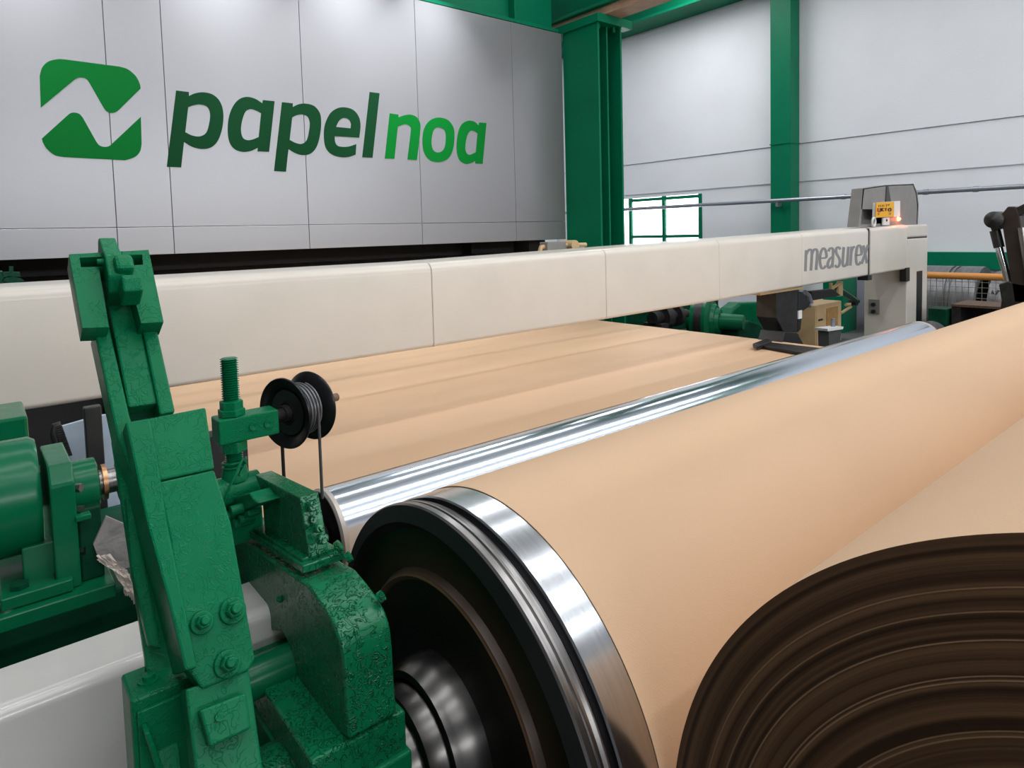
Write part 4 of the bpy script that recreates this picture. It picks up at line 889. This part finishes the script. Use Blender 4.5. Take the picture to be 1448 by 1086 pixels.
# ================================================================== LEFT: MOTOR AND BASE, GUTTER COVER
MY, MZ, MR = 2.2, 1.525, 0.153
mt = thing('electric_motor', 'green electric motor cylinder at the left edge, lying on the bedplate', 'motor', (-0.3, MY, 1.3))
MB().lathe([(-1.0, 0.001), (-1.0, MR), (0.085, MR), (0.10, MR - 0.01), (0.105, 0.001)], (0, MY, MZ), (1, 0, 0), 96).build('body', mGreenS, mt)
MB().box((0.05, MY - 0.13, MZ - 0.30), (0.13, MY - 0.09, MZ - 0.1)).build('foot', mGreenS, mt, 0.004)
MB().box((0.0, MY - 0.19, 1.302), (0.15, MY + 0.02, 1.335)).build('foot_pad', mGreenS, mt, 0.004)
c0 = (0.04, MY - 0.15, 1.335); MB().lathe([(0, 0.022), (0.012, 0.022), (0.014, 0.012), (0.014, 0.0005)], c0, (0, 0, 1), 6, smooth=False).build('bolt', mGreenD, mt)
c0 = (0.125, MY - 0.15, 1.335); MB().lathe([(0, 0.014), (0.01, 0.014), (0.012, 0.0005)], c0, (0, 0, 1), 6, smooth=False).build('bolt', mIron, mt)
bb = thing('brake_block', 'green bearing block with round boss on the motor shaft', 'bearing block', (0.18, 2.1, 1.3))
fp = lambda px, py, y=2.05: on(px, py, 1, y)
P_ = [fp(*p) for p in ((60, 655), (80, 671), (84, 690), (82, 830), (62, 826))]
xA, xB = 0.115, 0.165
MB().prism([(xA, 2.03, 1.30), (xA, 2.03, MZ + 0.055), (xA, 2.07, MZ + 0.10), (xA, 2.30, MZ + 0.10), (xA, 2.36, MZ + 0.04), (xA, 2.36, 1.30)], (0.055, 0, 0)).build('bracket', mGreenS, bb, 0.005)
MB().lathe([(0.165, 0.075), (0.23, 0.075), (0.235, 0.06), (0.235, 0.001)], (0, MY - 0.03, MZ - 0.005), (1, 0, 0), 48).build('boss', mGreenS, bb)
MB().box((0.172, 2.05, 1.30), (0.225, 2.16, MZ - 0.03)).build('leg', mGreenD, bb, 0.005)
for dz in (0.03, -0.03, -0.14): MB().cyl((0.172, 2.06, MZ + dz), (0.185, 2.05, MZ + dz), 0.012, 6).build('bolt', mSteelD, bb)
MB().box((0.165, 2.02, MZ - 0.05), (0.20, 2.05, MZ - 0.035)).build('lever', mGreenS, bb, 0.003)
sf = thing('motor_shaft', 'steel shaft with copper ring between green boss and leaning arm', 'shaft', (0.3, MY - 0.03, MZ))
MB().cyl((0.235, MY - 0.03, MZ - 0.005), (0.42, MY - 0.03, MZ - 0.005), 0.035).build('shaft', mSteelD, sf)
MB().lathe([(0.245, 0.036), (0.245, 0.05), (0.256, 0.05), (0.256, 0.036)], (0, MY - 0.03, MZ - 0.005), (1, 0, 0), 32).build('ring', mBrass, sf, label='copper coloured ring')
MB().lathe([(0.285, 0.036), (0.285, 0.062), (0.31, 0.062), (0.31, 0.036)], (0, MY - 0.03, MZ - 0.005), (1, 0, 0), 32).build('collar', mIron, sf)
MB().tube([(0.30, MY - 0.06, MZ - 0.03), (0.295, MY - 0.09, MZ - 0.07), (0.30, MY - 0.09, MZ - 0.13), (0.31, MY - 0.06, MZ - 0.15)], 0.008).build('lubricator_pipe', mGreenS, sf)
MB().box((0.30, 2.02, MZ - 0.17), (0.36, 2.12, MZ - 0.10)).build('bracket', mGreenD, sf, 0.005)
bp_ = thing('motor_bedplate', 'mottled green bedplate carrying the motor, behind the white gutter cover', 'machine base', (-0.2, 2.2, 0))
MB().box((-1.4, 1.985, 1.262), (0.24, 2.75, 1.30)).build('top_plate', mGreenS, bp_, 0.004)
MB().box((-1.4, 2.03, 0), (0.40, 2.70, 1.262)).build('body', mGreenD, bp_, 0.01)
c0 = on(8, 859, 2, 1.30); MB().lathe([(0, 0.028), (0.003, 0.028), (0.003, 0.014), (0.012, 0.012), (0.013, 0.0005)], c0, (0, 0, 1), 24).build('bolt', mSteelD, bp_)
# white gutter cover
gc_ = thing('gutter_cover', 'long white rounded metal trough cover at the lower left', 'cover', (-0.3, 1.7, 0))
zt2 = 1.272
yb2 = on(0, 946, 2, zt2)[1]; yf2 = on(0, 1012, 2, zt2 - 0.01)[1]
pr2 = [(yb2, 0.02), (yb2, zt2)] + [(yf2 + 0.03 - 0.03 * math.sin(a), zt2 - 0.03 + 0.03 * math.cos(a)) for a in np.linspace(0, PI / 2, 8)] + [(yf2, 0.02)]
MB().prism([(-1.6, a, b) for a, b in pr2], (2.19, 0, 0), smooth=True).build('cover', mCreamW, gc_)
MB().box((-1.6, yf2 + 0.02, 0), (0.46, yb2 - 0.02, 0.02)).build('plinth', mDark, gc_)
# bluish film drum and dark bar behind motor
t = thing('film_cover', 'bluish white curved sheet behind the motor block', 'cover', (0.5, 2.9, 1.2))
v_ = lambda px, py, y=2.9: on(px, py, 1, y)
P_ = [v_(84, 600), v_(88, 603), v_(140, 588), v_(200, 582), v_(215, 700), v_(180, 760), v_(110, 700), v_(95, 640)]
MB().prism(P_, (0, 0.02, 0)).build('sheet', mBlueG, t)
MB().box((v_(150, 700)[0], 2.93, 0), (v_(170, 700)[0], 2.97, v_(150, 620)[2])).build('stand', mIron, t)
m_ = MB()
ed = [(79, 598), (76, 606), (78, 620), (84, 640)]
m_.tube([v_(*p, 2.86) for p in ((86, 600), (78, 602), (76, 612), (80, 630), (86, 645))], 0.012)
for i in range(14):
    f = i / 13; c0 = v_(82 + 14 * f, 603 + 40 * f, 2.86); m_.box(c0 - np.array([0.012, 0.012, 0.003]), c0 + np.array([0.012, 0.012, 0.003]))
m_.build('toothed_edge', mIron, t)
t2 = tag(MB().box(v_(126, 700, 2.8) * np.array([1, 1, 0]) - np.array([0, 0.02, 0]), v_(142, 572, 2.8) + np.array([0, 0.02, 0])).build('dark_bar', mIron, None, 0.004), 'dark upright flat bar in front of the bluish sheet', 'bar')
t2 = tag(MB().box(v_(-20, 640, 2.85), v_(39, 588, 2.85) + np.array([0, 0.3, 0])).build('green_casing', mGreenS, None, 0.01), 'square green casing behind the motor at the left edge', 'casing')
tag(MB().box((0.1, 3.0, 0), (0.9, 3.1, 1.35)).build('shade_screen', mDark, None), 'added dark screen, its colour standing for shade behind the bluish sheet', 'screen')  # dark sheet put in to paint the shade behind the film
# torn paper scrap
sp_ = thing('paper_scrap', 'torn strands of pale scrap paper hanging beside the arm', 'scrap paper', (0.3, 1.95, 1.2))
random.seed(3)
for i in range(9):
    a = np.array([138 + i * 2.5, 786 + (i % 3) * 3], float); e = np.array([178 + i * 3.0, 842 + i * 3], float); m_ = MB(); wv = random.uniform(3, 7); y = 1.93 + 0.008 * i
    P = []
    for k in range(9):
        f = k / 8; c = a * (1 - f) + e * f + np.array([10 * math.sin(f * PI) * random.uniform(.5, 1.2), 3 * math.sin(f * 9 + i)]); P.append(c)
    L1 = [on(c[0] - wv * (1 - .7 * k / 8) / 2, c[1], 1, y + 0.006 * math.sin(k * 2)) for k, c in enumerate(P)]; R1 = [on(c[0] + wv * (1 - .7 * k / 8) / 2, c[1] - 2, 1, y + 0.006 * math.cos(k * 2)) for k, c in enumerate(P)]
    for k in range(8): m_.prism([L1[k], L1[k + 1], R1[k + 1], R1[k]], (0, 0.0015, 0))
    m_.build('paper_strip', mPaperW, sp_)
Q = [on(*p, 1, 2.04) for p in ((150, 730), (185, 745), (190, 800), (170, 806), (140, 792), (132, 770))]
tag(MB().prism(Q, (0, 0.01, 0)).build('crumpled_sheet', mCrum), 'crumpled grey paper sheet behind the arm, above the torn strands', 'paper')
